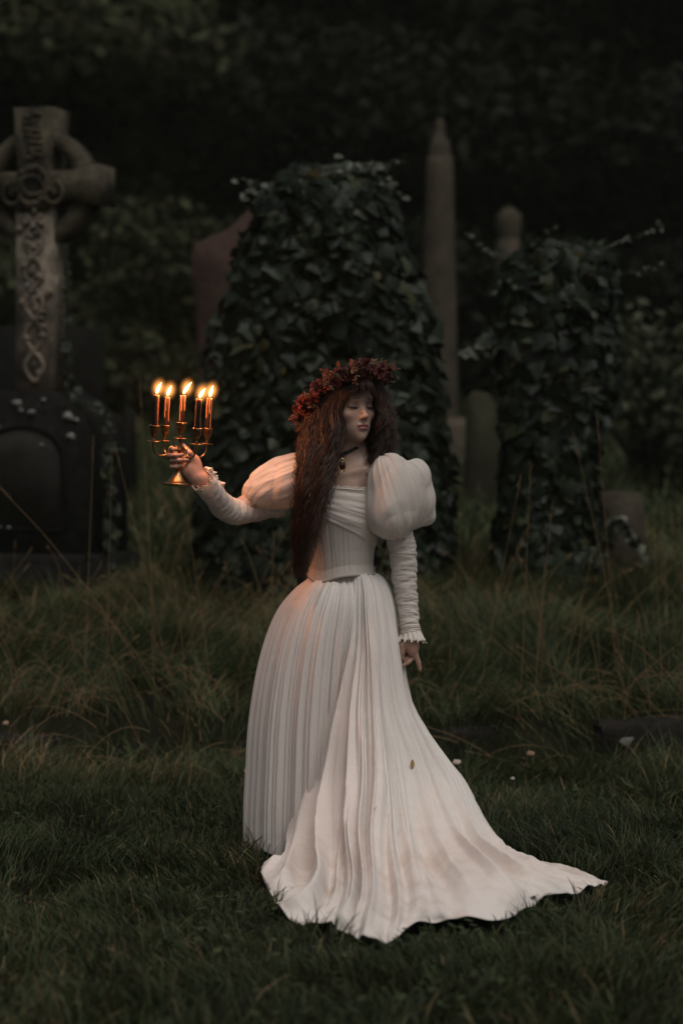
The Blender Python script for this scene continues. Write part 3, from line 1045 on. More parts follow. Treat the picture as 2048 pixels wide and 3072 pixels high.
for pts, n_l, s0 in Mv:
    cp = np.array([P(*p_) for p_ in pts])
    st.tube(cr(cp, np.linspace(0, 1, 24)), 0.004, 5)
    for j in range(n_l):
        pp = cr(cp, np.array([(j + .5) / n_l]))[0] + rng.normal(0, 0.012, 3)
        fz = leaf_frames(pp[None], np.array([[.3, -0.8, 0.6]]), np.array([s0 * rng.uniform(.6, 1.5)]), 0.4)[0]
        tr.add(LEAF_V[j % 3] @ fz.T + pp, t=LEAF_T)
tr.build('leaves', M['ivy_leaf'], vine, smooth_shade=False)
st.build('stem', M['bark'], vine)

# ------------------------------------------------------------------ trees and shrubs behind
def crown_mesh(name, blobs, n, leaf, cols, seed):
    r = np.random.default_rng(seed)
    w = np.array([b[3] * b[4] * b[5] for b in blobs]) ** 0.7
    k = r.choice(len(blobs), n, p=w / w.sum())
    B = np.array(blobs)[k]
    d = r.normal(0, 1, (n, 3))
    d /= np.linalg.norm(d, axis=1)[:, None]
    rad = r.random(n) ** 0.35
    pos = B[:, :3] + d * B[:, 3:6] * rad[:, None] * (1 + 0.25 * fbm(d * 2.5 + k[:, None] * 3, seed, 2))[:, None]
    z = d * 0.6 + r.normal(0, 0.6, (n, 3)) + np.array((0, 0, 0.5))
    z /= np.linalg.norm(z, axis=1)[:, None]
    x = np.cross(z, r.normal(0, 1, (n, 3)))
    x /= np.linalg.norm(x, axis=1)[:, None]
    y = np.cross(z, x)
    s = leaf * r.uniform(0.6, 1.4, n)
    V = np.zeros((n, 4, 3))
    V[:, 0] = pos - x * s[:, None]
    V[:, 1] = pos - y * (s * .55)[:, None] + z * (s * .15)[:, None]
    V[:, 2] = pos + x * s[:, None]
    V[:, 3] = pos + y * (s * .55)[:, None] + z * (s * .15)[:, None]
    q = np.arange(n * 4).reshape(n, 4)
    c = np.array(cols)[r.integers(0, len(cols), n)] * (0.6 + 0.8 * r.random(n))[:, None]
    return mesh_from(name, V.reshape(-1, 3), q, None, False, np.repeat(c, 4, 0))
DARK = [(0.005, 0.0065, 0.0038), (0.0085, 0.010, 0.006), (0.013, 0.0135, 0.0085)]
MID = [(0.030, 0.036, 0.016), (0.044, 0.048, 0.023), (0.038, 0.036, 0.020)]
PALE = [(0.06, 0.068, 0.04), (0.045, 0.05, 0.028)]
def make_tree(seed, H, cols, spread, n, leaf):
    r = np.random.default_rng(seed)
    tb = MB()
    zz_ = np.linspace(0, H * .7, 9)
    cx_ = np.cumsum(r.normal(0, .08, 9))
    cy_ = np.cumsum(r.normal(0, .08, 9))
    pts = np.c_[cx_ - cx_[0], cy_ - cy_[0], zz_ - .3]
    tb.tube(pts, np.linspace(.26, .07, 9) * H / 8, 9)
    blobs = []
    for k in range(13):
        f = r.uniform(0.18, 1.0)
        p0 = cr(pts, np.array([f * .95]))[0]
        a_ = r.uniform(0, 6.28)
        L = spread * r.uniform(.5, 1.0) * (1.15 - .6 * f)
        e = p0 + np.array((math.cos(a_) * L, math.sin(a_) * L, r.uniform(.1, .9) * L * .6))
        tb.tube(np.array([p0, (p0 + e) / 2 + np.array((0, 0, .12 * L)), e]), [.08 * (1.2 - f), .05 * (1.2 - f), .02], 6)
        blobs.append((*e, r.uniform(.8, 1.4) * spread * .42, r.uniform(.8, 1.4) * spread * .42, r.uniform(.6, 1.0) * spread * .34))
    top = pts[-1]
    blobs.append((*(top + np.array((0, 0, H * .1))), spread * .5, spread * .5, H * .16))
    return tb.mesh('trunk'), crown_mesh('crown', blobs, n, leaf, cols, seed)
protos = [make_tree(201, 9.5, DARK, 2.5, 24000, .085), make_tree(202, 11, DARK, 2.9, 26000, .09), make_tree(203, 8.5, MID, 2.3, 24000, .08), make_tree(204, 10, DARK, 2.6, 24000, .09)]
for tm, cm in protos:
    tm.materials.append(M['bark'])
    cm.materials.append(M['foliage'])
def place_tree(kind, x, Y, rz, s, label, group):
    t_ = empty('tree', (x, Y, float(gz(x, Y))))
    t_.rotation_euler.z = rz
    t_.scale = (s, s, s)
    tag(t_, label, 'tree', group)
    for nm, me in zip(('trunk', 'crown'), protos[kind]):
        o = bpy.data.objects.new(nm, me)
        COL.objects.link(o)
        o.parent = t_
row = [(1, -4.6, 15.2), (3, -0.9, 16.5), (0, 1.5, 15.2), (1, 3.6, 16.0), (3, 5.6, 15.4), (0, -1.6, 20), (1, 1.2, 20.5), (3, 4.6, 20.5), (0, -5.0, 21), (2, -3.7, 15.0), (2, -3.6, 18.0), (1, 0.2, 25), (3, 4.4, 26), (0, -4.4, 26), (0, 7.4, 18), (1, -7.2, 18), (3, 0.9, 23.5)]
FEAT = [(150, 'the celtic cross'), (520, 'the candle flames'), (820, 'the reddish headstone'), (1100, 'the huge ivy'), (1320, 'the obelisk'), (1560, 'the tan column'), (1850, 'the narrow ivy'), (2300, 'the pale-leaved shrub')]
KINDT = ['dark leafy tree', 'tall dark broad-crowned tree', 'lighter olive-green tree', 'dark dense tree']
for i, (k, x, Y) in enumerate(row):
    u_ = x / (Y - CAM_Y) * FPX + 1024
    feat = min(FEAT, key=lambda f_: abs(f_[0] - u_))[1]
    rank = 'in the front rank of the wood' if Y < 17 else ('in the second rank of the wood' if Y < 23 else 'deep in the wood')
    place_tree(k, x, Y, rng.uniform(0, 6.28), rng.uniform(.92, 1.12), KINDT[k] + ' ' + rank + ' behind ' + feat, 'trees of the wood behind the graves')

def shrub(px, py, Y, rx, rz, cols, n, leaf, seed, label):
    c = P(px, py, Y)
    g0 = float(gz(c[0], Y))
    r = np.random.default_rng(seed)
    root = empty('shrub', (c[0], Y, g0))
    tag(root, label, 'shrub', 'shrubs between the graves')
    blobs = [(c[0] + r.normal(0, rx * .5), Y + r.normal(0, rx * .3), g0 + rz * r.uniform(.3, 1.7), rx * .5, rx * .5, rz * .5) for _ in range(8)]
    link('foliage', crown_mesh('foliage', blobs, n, leaf, cols, seed), M['foliage'], root)
    tb = MB()
    for b in blobs[:5]:
        tb.tube(np.array([(c[0], Y, g0 - .05), ((c[0] + b[0]) / 2, Y, g0 + (b[2] - g0) * .6), (b[0], b[1], b[2])]), [.03, .02, .008], 6)
    tb.build('stem', M['bark'], root)
shrub(2010, 1000, 8.0, .55, .75, PALE, 1500, .045, 301, 'pale-leaved shrub beside the narrow ivy clump')
shrub(480, 1000, 12.0, 1.2, .9, MID, 9000, .05, 302, 'olive shrub growing behind the candle flames')
shrub(200, 1000, 12.6, 1.3, .7, MID, 9000, .05, 303, 'olive shrub growing behind the shaft of the cross')
shrub(120, 640, 15.5, 1.6, 2.4, MID, 9000, .06, 309, 'tall olive bush reaching above the head of the cross')
shrub(850, 800, 13.0, 1.3, .9, DARK, 9000, .055, 304, 'dark shrub behind the reddish headstone')
shrub(1200, 900, 13.0, 1.2, .9, DARK, 9000, .055, 305, 'dark shrub behind the obelisk')
shrub(1650, 1000, 13.2, 1.3, .7, DARK, 9000, .055, 306, 'dark shrub behind the tan stone column')
shrub(1950, 1100, 13.6, 1.3, .7, DARK, 9000, .055, 307, 'dark shrub behind the pale-leaved one')
shrub(700, 1050, 9.5, .5, .35, MID, 3000, .035, 308, 'low olive shrub at the foot of the reddish headstone')
# ------------------------------------------------------------------ person: materials
def cloth_mat(name, col, transl, CR=(1, 1, 0.10), stain=True, bs=0.45, CS=60.0):
    a = Mat(name)
    vec = a.coords()
    n1 = a.noise(5.0, 4, 0.6, vec)
    c = a.mix(tuple(v * 0.90 for v in col), col, n1)
    if stain:                                          # damp earth stains with a shape of their own on the lower cloth
        n2 = a.noise(7.5, 5, 0.65, vec)
        sx = a.n('ShaderNodeSeparateXYZ')
        a.l(vec, sx.inputs[0])
        mr = a.n('ShaderNodeMapRange')
        mr.inputs['From Min'].default_value = 0.30
        mr.inputs['From Max'].default_value = 0.02
        a.l(sx.outputs['Z'], mr.inputs['Value'])
        mm = a.n('ShaderNodeMath', operation='MULTIPLY')
        a.l(a.ramp(n2, [(0.46, (0, 0, 0)), (0.72, (0.55,) * 3)]), mm.inputs[0])
        a.l(mr.outputs[0], mm.inputs[1])
        c = a.mix(c, (0.42, 0.30, 0.22), mm.outputs[0])
    a.set(Base_Color=c, Roughness=0.9)
    a.b.inputs['Specular IOR Level'].default_value = 0.15
    a.b.inputs['Sheen Weight'].default_value = 0.15
    fine = a.noise(300.0, 3, 0.6, vec)
    crin = a.noise(CS, 4, 0.65, a.coords(CR))
    ad = a.n('ShaderNodeMath', operation='MULTIPLY_ADD')
    a.l(fine, ad.inputs[0])
    ad.inputs[1].default_value = 0.4
    a.l(crin, ad.inputs[2])
    a.bump(ad.outputs[0], bs, 0.006)
    tr = a.n('ShaderNodeBsdfTranslucent')
    a.l(c, tr.inputs['Color'])
    mx = a.n('ShaderNodeMixShader')
    mx.inputs[0].default_value = transl
    a.l(a.b.outputs[0], mx.inputs[1])
    a.l(tr.outputs[0], mx.inputs[2])
    a.l(mx.outputs[0], a.out.inputs['Surface'])
    M[name] = a.m
cloth_mat('gauze', (0.70, 0.635, 0.575), 0.34, (.22, .22, 1.0), False, 0.13, 150.0)
cloth_mat('skirt_cloth', (0.70, 0.645, 0.60), 0.10)
cloth_mat('piping', (0.30, 0.26, 0.23), 0.0, stain=False)  # cord coloured darker than the gown to stand for the shadow beneath it
cloth_mat('lace', (0.74, 0.67, 0.59), 0.15, stain=False)

a = Mat('skin')
at = a.n('ShaderNodeAttribute', attribute_name='tint')
a.set(Base_Color=at.outputs['Color'], Roughness=0.5)
a.b.inputs['Subsurface Weight'].default_value = 0.12
a.b.inputs['Subsurface Radius'].default_value = (0.012, 0.005, 0.003)
a.b.inputs['Subsurface Scale'].default_value = 0.6
M['skin'] = a.m

a = Mat('hair')
at = a.n('ShaderNodeAttribute', attribute_name='tint')
a.set(Base_Color=at.outputs['Color'], Roughness=0.42)
a.b.inputs['Specular IOR Level'].default_value = 0.35
M['hair'] = a.m

a = Mat('black_ribbon')
a.set(Base_Color=(0.008, 0.007, 0.007), Roughness=0.6)
M['black_ribbon'] = a.m
a = Mat('brass')
nv = a.noise(30, 4, 0.6, a.coords())
a.set(Base_Color=a.ramp(nv, [(0.3, (0.15, 0.075, 0.030)), (0.7, (0.34, 0.20, 0.09))]), Metallic=1.0, Roughness=a.ramp(nv, [(0.3, (0.42,) * 3), (0.7, (0.24,) * 3)]))
M['brass'] = a.m
a = Mat('gold')
a.set(Base_Color=(0.50, 0.33, 0.15), Metallic=1.0, Roughness=0.3)
M['gold'] = a.m
a = Mat('garnet')
a.set(Base_Color=(0.03, 0.006, 0.006), Roughness=0.1)
M['garnet'] = a.m

# ------------------------------------------------------------------ signed-distance modelling
class Field:
    def __init__(self, xs, ys, zs):
        self.xs, self.ys, self.zs = [np.asarray(k, np.float32) for k in (xs, ys, zs)]
        self.v = np.full((len(xs), len(ys), len(zs)), 0.5, np.float32)
    def apply(self, fn, lo, hi, k=0.0, sub=False):
        m = 0.012 + k
        sl = []
        for ar, a_, b_ in zip((self.xs, self.ys, self.zs), lo, hi):
            i0 = max(0, np.searchsorted(ar, a_ - m) - 1)
            i1 = min(len(ar), np.searchsorted(ar, b_ + m) + 1)
            if i1 <= i0:
                return
            sl.append(slice(i0, i1))
        X = self.xs[sl[0]][:, None, None]
        Y = self.ys[sl[1]][None, :, None]
        Z = self.zs[sl[2]][None, None, :]
        d = fn(X, Y, Z).astype(np.float32)
        old = self.v[sl[0], sl[1], sl[2]]
        if sub:
            d = -d
            if k > 0:
                h = np.maximum(k - np.abs(old - d), 0) / k
                new = np.maximum(old, d) + h * h * k / 4
            else:
                new = np.maximum(old, d)
        else:
            if k > 0:
                h = np.maximum(k - np.abs(old - d), 0) / k
                new = np.minimum(old, d) - h * h * k / 4
            else:
                new = np.minimum(old, d)
        self.v[sl[0], sl[1], sl[2]] = new
    def ell(self, c, r, k=0.01, sub=False, R=None):
        """ellipsoid; R rows are its local axes in world space"""
        c = np.asarray(c, float)
        r = np.asarray(r, float)
        ext = np.full(3, r.max()) if R is not None else r
        R_ = np.eye(3) if R is None else np.asarray(R)
        def fn(X, Y, Z):
            x, y, z = X - c[0], Y - c[1], Z - c[2]
            l = [R_[i, 0] * x + R_[i, 1] * y + R_[i, 2] * z for i in range(3)]
            k0 = np.sqrt(sum((l[i] / r[i]) ** 2 for i in range(3)))
            k1 = np.sqrt(sum((l[i] / r[i] ** 2) ** 2 for i in range(3))) + 1e-9
            return k0 * (k0 - 1) / k1
        self.apply(fn, c - ext, c + ext, k, sub)
    def cap(self, a_, b_, r1, r2=None, k=0.01, sub=False):
        a_ = np.asarray(a_, float)
        b_ = np.asarray(b_, float)
        r2 = r1 if r2 is None else r2
        ba = b_ - a_
        bb = ba @ ba + 1e-12
        def fn(X, Y, Z):
            x, y, z = X - a_[0], Y - a_[1], Z - a_[2]
            h = np.clip((x * ba[0] + y * ba[1] + z * ba[2]) / bb, 0, 1)
            return np.sqrt((x - h * ba[0]) ** 2 + (y - h * ba[1]) ** 2 + (z - h * ba[2]) ** 2) - (r1 + (r2 - r1) * h)
        rm = max(r1, r2)
        self.apply(fn, np.minimum(a_, b_) - rm, np.maximum(a_, b_) + rm, k, sub)
    def chain(self, pts, rad, k=0.008, kk=0.004):
        for i in range(len(pts) - 1):
            self.cap(pts[i], pts[i + 1], rad[i], rad[i + 1], k if i == 0 else kk)
    def mesh(self):
        v = self.v
        s = v < 0
        nx, ny, nz = v.shape
        allv = np.ones((nx - 1, ny - 1, nz - 1), bool)
        anyv = np.zeros_like(allv)
        for i in (0, 1):
            for j in (0, 1):
                for k in (0, 1):
                    q = s[i:nx - 1 + i, j:ny - 1 + j, k:nz - 1 + k]
                    allv &= q
                    anyv |= q
        mask = anyv & ~allv
        idx = np.argwhere(mask)
        cid = np.full(mask.shape, -1, np.int32)
        cid[mask] = np.arange(len(idx), dtype=np.int32)
        I, J, K = idx.T
        cv = {}
        for i in (0, 1):
            for j in (0, 1):
                for k in (0, 1):
                    cv[(i, j, k)] = v[I + i, J + j, K + k]
        acc = np.zeros((len(idx), 3))
        cnt = np.zeros(len(idx))
        cs = [c for c in cv]
        for c0 in cs:
            for ax in range(3):
                if c0[ax] == 0:
                    c1 = list(c0)
                    c1[ax] = 1
                    a_, b_ = cv[c0], cv[tuple(c1)]
                    m = (a_ < 0) != (b_ < 0)
                    t = np.where(m, a_ / np.where(m, a_ - b_, 1), 0)
                    p = np.zeros((len(idx), 3))
                    for d_ in range(3):
                        p[:, d_] = c0[d_]
                    p[:, ax] = t
                    acc += p * m[:, None]
                    cnt += m
        f = acc / cnt[:, None]
        pos = np.stack([self.xs[I] + f[:, 0] * (self.xs[I + 1] - self.xs[I]), self.ys[J] + f[:, 1] * (self.ys[J + 1] - self.ys[J]), self.zs[K] + f[:, 2] * (self.zs[K + 1] - self.zs[K])], -1)
        quads = []
        for ax in range(3):
            o1, o2 = [(1, 2), (2, 0), (0, 1)][ax]
            sl0 = [slice(None)] * 3
            sl1 = [slice(None)] * 3
            sl0[ax] = slice(0, -1)
            sl1[ax] = slice(1, None)
            a_, b_ = s[tuple(sl0)], s[tuple(sl1)]
            e = np.argwhere(a_ != b_)
            ok = np.ones(len(e), bool)
            for o in (o1, o2):
                ok &= (e[:, o] > 0) & (e[:, o] < v.shape[o] - 1)
            e = e[ok]
            ins = a_[tuple(e.T)]
            def cell(d1, d2):
                c = e.copy()
                c[:, o1] -= d1
                c[:, o2] -= d2
                return cid[tuple(c.T)]
            q = np.stack([cell(1, 1), cell(0, 1), cell(0, 0), cell(1, 0)], -1)
            q[~ins] = q[~ins][:, ::-1]
            quads.append(q)
        return pos, np.concatenate(quads)

def relax(pos, quads, it=2, lam=0.5):
    e = np.concatenate([quads[:, [0, 1]], quads[:, [1, 2]], quads[:, [2, 3]], quads[:, [3, 0]]])
    for _ in range(it):
        acc = np.zeros_like(pos)
        cnt = np.zeros(len(pos))
        for a_, b_ in ((0, 1), (1, 0)):
            for d_ in range(3):
                acc[:, d_] += np.bincount(e[:, a_], pos[e[:, b_], d_], len(pos))
            cnt += np.bincount(e[:, a_], minlength=len(pos))
        pos = pos + lam * (acc / np.maximum(cnt, 1)[:, None] - pos)
    return pos

def vnormals(pos, quads):
    a_ = pos[quads[:, 2]] - pos[quads[:, 0]]
    b_ = pos[quads[:, 3]] - pos[quads[:, 1]]
    fn = np.cross(a_, b_)
    n_ = np.zeros_like(pos)
    for k in range(4):
        for d_ in range(3):
            n_[:, d_] += np.bincount(quads[:, k], fn[:, d_], len(pos))
    return n_ / (np.linalg.norm(n_, axis=1)[:, None] + 1e-12)

def grid_axis(lo, hi, fine, d, D):
    """coarse D, fine d inside the given intervals"""
    a = [lo]
    while a[-1] < hi:
        x = a[-1]
        st_ = D
        for f0, f1 in fine:
            if f0 <= x < f1:
                st_ = d
                break
            if x < f0 < x + D:
                st_ = max(f0 - x, d)
        a.append(x + st_)
    return np.array(a)

# ------------------------------------------------------------------ body
# head frame: r to the viewer's right, f forward, u up; turned to the viewer's right, chin a little raised
YAW, HP = math.radians(30), math.radians(3)
f0 = np.array((math.sin(YAW), -math.cos(YAW), 0))
hr = np.array((math.cos(YAW), math.sin(YAW), 0))
hu0 = np.array((0, 0, 1.0))
hf = f0 * math.cos(HP) + hu0 * math.sin(HP)
hu = hu0 * math.cos(HP) - f0 * math.sin(HP)
HC = P(1088, 1216, -0.092) - hf * 0.084
HR = np.stack([hr, hf, hu])
def H(x, y, z):
    return HC + hr * x + hf * y + hu * z
# torso frame, turned to the viewer's left
TY = math.radians(-30)
tf = np.array((math.sin(TY), -math.cos(TY), 0))
trt = np.array((math.cos(TY), math.sin(TY), 0))
TR = np.stack([trt, tf, hu0])
def T(x, y, z):
    return trt * x + tf * y + np.array((0, 0.0, z))

F = Field(grid_axis(-0.63, 0.32, [(-0.60, -0.44), (-0.075, 0.135), (0.185, 0.285)], 0.0024, 0.008),
          grid_axis(-0.30, 0.20, [(-0.28, 0.02)], 0.0024, 0.006),
          grid_axis(0.0, 1.70, [(0.60, 0.76), (1.255, 1.66)], 0.0024, 0.009))
# legs, pelvis, torso
for sx in (-1, 1):
    F.chain([T(sx * .055, 0, .80), T(sx * .08, .01, .48), T(sx * .08, -.005, .10)], [.066, .048, .036], .03)
    F.cap(T(sx * .085, -.02, .045), T(sx * .10, .14, .03), .034, .026, .03)
F.ell(T(0, 0, .83), (.118, .090, .11), .04, R=TR)
F.ell(T(0, 0, 1.00), (.082, .064, .15), .04, R=TR)
F.ell(T(0, 0, 1.17), (.118, .090, .13), .05, R=TR)
for sx in (-1, 1):
    F.ell(T(sx * .055, .065, 1.17), (.050, .042, .050), .03, R=TR)
F.cap(T(-.125, -.01, 1.285), T(.125, -.01, 1.285), .043, .043, .05)
F.ell(T(0, -.005, 1.255), (.12, .075, .075), .04, R=TR)
# clavicles
for sx in (-1, 1):
    F.cap(T(sx * .018, .062, 1.292), T(sx * .11, .03, 1.315), .009, .010, .02)
nb = T(.005, -.012, 1.27) + np.array((.018, 0, 0))
F.cap(nb, H(0, -.032, -.085), .052, .048, .04)
F.cap(T(-.09, -.02, 1.29), H(-.02, -.045, -.11), .03, .03, .05)
F.cap(T(.09, -.02, 1.29), H(.02, -.045, -.11), .03, .03, .05)
# head
F.ell(H(0, -.012, .036), (.073, .093, .082), .03, R=HR)
F.ell(H(0, .020, -.025), (.055, .066, .086), .03, R=HR)
F.ell(H(0, .034, -.076), (.039, .045, .036), .03, R=HR)
F.ell(H(0, .062, -.104), (.017, .016, .014), .02, R=HR)
for sx in (-1, 1):
    F.ell(H(sx * .041, .050, -.028), (.020, .024, .016), .022, R=HR)
    F.ell(H(sx * .074, -.012, -.018), (.008, .018, .030), .01, R=HR)
F.ell(H(0, .072, .022), (.046, .014, .010), .014, R=HR)
for sx in (-1, 1):
    F.ell(H(sx * .031, .091, -.001), (.019, .014, .0115), .010, True, R=HR)
for sx in (-1, 1):
    F.ell(H(sx * .031, .0660, -.002), (.0155, .0140, .0125), .004, R=HR)
F.cap(H(0, .074, .010), H(0, .100, -.034), .0056, .0072, .012)
F.ell(H(0, .102, -.037), (.0076, .0090, .0078), .006, R=HR)
for sx in (-1, 1):
    F.ell(H(sx * .0095, .089, -.041), (.0058, .0095, .0068), .006, R=HR)
    F.ell(H(sx * .0055, .097, -.0485), (.0030, .0042, .0028), .003, True, R=HR)
F.ell(H(0, .082, -.066), (.0195, .0095, .0048), .006, R=HR)
F.ell(H(0, .082, -.0775), (.0165, .0098, .0060), .006, R=HR)
F.cap(H(-.020, .090, -.0715), H(.020, .090, -.0715), .0022, .0022, .002, True)
F.ell(H(0, .092, -.0545), (.004, .006, .008), .006, True, R=HR)
F.ell(H(0, .088, -.0885), (.014, .007, .004), .006, True, R=HR)
# arms
LW = P(604, 1441, -.205)                             # wrist of the lifted arm
LE = P(696, 1538, -.03)
LS = T(-.135, -.01, 1.275)
F.chain([LS, P(800, 1480, .055), LE, P(650, 1490, -.115), LW], [.042, .038, .033, .030, .024], .03, .02)
RS = T(.135, -.005, 1.275)
RE = P(1211, 1665, -.035)
RW = P(1231, 1912, -.075)
F.chain([RS, P(1195, 1520, -.075), RE, P(1222, 1800, -.055), RW], [.042, .035, .030, .024, .020], .03, .02)
# lifted hand, fingers closed round the stem
HY = -.22                                            # depth of the stem
def hp(cx, cy, dy):
    """pixel in the hand close-up (6.533x) -> world"""
    return P(480 + cx / 6.533, 1280 + cy / 6.533, HY + dy)
F.chain([LW, hp(700, 1000, .012), hp(640, 800, .018)], [.024, .027, .024], .02, .02)
F.ell(hp(640, 760, .012), (.030, .022, .032), .018)
F.ell(hp(560, 880, -.002), (.022, .018, .022), .018)
F.cap(hp(640, 640, .02), hp(420, 640, .030), .018, .014, .015)
F.cap(hp(640, 800, .02), hp(420, 780, .030), .017, .013, .015)
F.chain([hp(650, 660, .006), hp(575, 525, -.014), hp(500, 440, -.012), hp(450, 345, -.006)], [.0150, .0112, .0088, .0062], .012)   # thumb
for pts in ([(420, 560, .030), (215, 520, .020), (205, 475, -.010), (255, 440, -.020), (318, 438, -.016)],
            [(420, 640, .030), (170, 585, .020), (160, 568, -.012), (300, 562, -.026), (462, 552, -.020)],
            [(420, 715, .030), (235, 670, .018), (240, 662, -.012), (380, 658, -.026), (545, 655, -.020)],
            [(420, 800, .028), (240, 785, .016), (240, 790, -.008), (320, 785, -.020), (420, 762, -.020)]):
    F.chain([hp(*p_) for p_ in pts], [.0094, .0086, .0081, .0075, .0056], .006, .003)
# hanging hand
def hq(cx, cy, dy):
    return P(1160 + cx / 9.8, 1860 + cy / 9.8, -.085 + dy)
F.chain([RW, hq(740, 760, 0), hq(750, 900, -.003)], [.022, .021, .017], .015, .012)
F.ell(hq(720, 760, 0), (.022, .014, .026), .014)
F.chain([hq(600, 620, -.008), hq(470, 760, -.014), hq(455, 940, -.014), hq(455, 1130, -.010)], [.012, .0098, .0088, .0066], .010)
F.chain([hq(800, 880, -.004), hq(860, 1050, -.004), hq(930, 1250, -.002), hq(968, 1430, 0), hq(985, 1500, 0)], [.0098, .0088, .0080, .0062, .0030], .007, .003)
F.chain([hq(760, 900, .006), hq(790, 1080, .006), hq(640, 1230, -.004), hq(480, 1340, -.008)], [.0096, .0090, .0080, .0060], .007, .003)
F.chain([hq(700, 890, .014), hq(730, 1030, .014), hq(590, 1120, .006), hq(450, 1200, 0)], [.0094, .0088, .0078, .0058], .007, .003)
F.chain([hq(650, 870, .020), hq(670, 990, .022), hq(570, 1060, .016), hq(480, 1100, .01)], [.0086, .0078, .0068, .0052], .007, .003)
bp, bq = F.mesh()
bp = relax(bp, bq, 2, 0.4)
# colouring: skin, lips, brows, lids, lash line
loc = (bp - HC) @ HR.T
lx, ly, lz = loc.T
col = np.tile(np.array((0.40, 0.262, 0.20)), (len(bp), 1))
col *= (1 + 0.10 * fbm(bp * 70, 5, 3))[:, None]
hands = (bp[:, 0] < -.40) | ((bp[:, 0] > .17) & (bp[:, 2] < .80))
col[hands] *= np.array((0.92, 0.80, 0.76))
face = (ly > .05)
def paint(mask, c, w=1.0):
    w = np.clip(mask, 0, 1)[:, None] * w
    col[:] = col * (1 - w) + np.array(c) * w
cheek = np.exp(-(((np.abs(lx) - .042) / .018) ** 2 + ((lz + .035) / .016) ** 2)) * face
paint(cheek, (0.50, 0.27, 0.21), .5)
lips = face * (ly > .078) * np.clip(1.15 - ((lx / .0220) ** 2 + ((lz + .0715) / .0105) ** 2), 0, .3) / .3
paint(lips, (0.27, 0.085, 0.075), .95)
paint(face * np.exp(-((lz + .0715) / .0022) ** 2) * (np.abs(lx) < .021), (0.08, 0.02, 0.02), .8)
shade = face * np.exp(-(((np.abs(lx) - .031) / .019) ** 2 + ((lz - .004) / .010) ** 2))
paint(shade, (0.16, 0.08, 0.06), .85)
brow = face * np.exp(-(((lz - .0235 + .35 * np.maximum(np.abs(lx) - .038, 0)) / .0036) ** 2)) * smooth(.012, .017, np.abs(lx)) * (1 - smooth(.048, .055, np.abs(lx)))
paint(brow, (0.06, 0.03, 0.02), .9)
lash = face * np.exp(-((lz + .0070 - 9 * (np.abs(lx) - .031) ** 2) / .0028) ** 2) * (np.abs(np.abs(lx) - .031) < .018)
paint(lash, (0.015, 0.009, 0.008), .97)
me = mesh_from('person', bp, bq, None, True, col)
person = link('person', me, M['skin'])
tag(person, 'long-haired woman in a white gown holding up a candelabra', 'person')

# lashes: a fringe of short hairs along each closed lid
mb = MB()
for sx in (-1, 1):
    for k in range(15):
        u = (k / 14 - .5) * 2
        b = H(sx * .031 + u * .0155, .0800 - .006 * u * u, -.0075 + .002 * u * u)
        e = b + hf * .007 - hu * .0045 + hr * u * .003
        mb.tube([b, (b + e) / 2 - hu * .001, e], [.0011, .0009, .0003], 4, cap=False)
mb.build('eyelashes', M['black_ribbon'], person)

# ------------------------------------------------------------------ bodice
NB_U, NB_V = 420, 130
th = np.arange(NB_U) / NB_U * 2 * np.pi               # angle from the front, + to the viewer's right
lv = [(0.00, .121, .101), (0.05, .117, .097), (0.12, .112, .092), (0.28, .117, .099), (0.45, .128, .110), (0.62, .136, .119), (0.80, .136, .120), (0.92, .131, .113), (1.0, .126, .107)]
hh = np.linspace(0, 1, NB_V)
ab = np.array([[np.interp(h_, [l[0] for l in lv], [l[k] for l in lv]) for k in (1, 2)] for h_ in hh])
thw = np.where(th > np.pi, th - 2 * np.pi, th)
zb = .960 - .026 * np.exp(-((thw + .25) / .55) ** 2)
zt = 1.247 + .010 * (1 - np.cos(thw)) * .5 + .006 * np.cos(2 * thw)
z = zb[None] * (1 - hh[:, None]) + zt[None] * hh[:, None]
def bodice_pts(off):
    a_ = ab[:, 0:1] + off
    b_ = ab[:, 1:2] + off
    bust = 1 + .07 * np.exp(-((hh[:, None] - .68) / .16) ** 2) * np.exp(-((np.abs(thw)[None] - .55) / .4) ** 2)
    px = a_ * np.sin(th)[None] * bust
    py = b_ * np.cos(th)[None] * bust
    return px[..., None] * trt + py[..., None] * tf + z[..., None] * hu0
pts = bodice_pts(0.0)
Xw = pts[..., 0]
hl = .68 + (Xw + .07) / .203 * (.31 - .68)
hl = np.where(Xw < -.07, .68 + (-.07 - Xw) * 1.2, hl)
up_ = (hh[:, None] - hl) / np.maximum(1 - hl, .1)
nz = fbm(np.stack([thw[None] * 4 + 0 * z, z * 25, 0 * z], -1), 401, 2)
v2 = lambda a_, b_, sd: vnoise(np.stack([a_ + 0 * z, b_ + 0 * z, 0 * z], -1), sd)
pleat = .0018 * v2(up_ * 13, thw[None] * 1.3, 411) + .0011 * v2(up_ * 30, thw[None] * 2.2, 412)
gath = .0014 * v2(thw[None] * 15, hh[:, None] * 2, 413) + .0010 * v2(thw[None] * 38, hh[:, None] * 3, 414)
msk = smooth(-.015, .02, up_)
off = msk * (pleat + .0025) + (1 - msk) * gath * smooth(0, .1, hh)[:, None]
g = bodice_pts(off)
bod = MB().grid(g, close_u=True).build('bodice', M['gauze'], person)
# lower piping
pp = g[0] + tf * 0
MBp = MB()
ring = np.concatenate([pp, pp[:1]])[::4]
MBp.tube(ring, .0036, 8, cap=False)
MBp.build('waist_piping', M['piping'], bod)
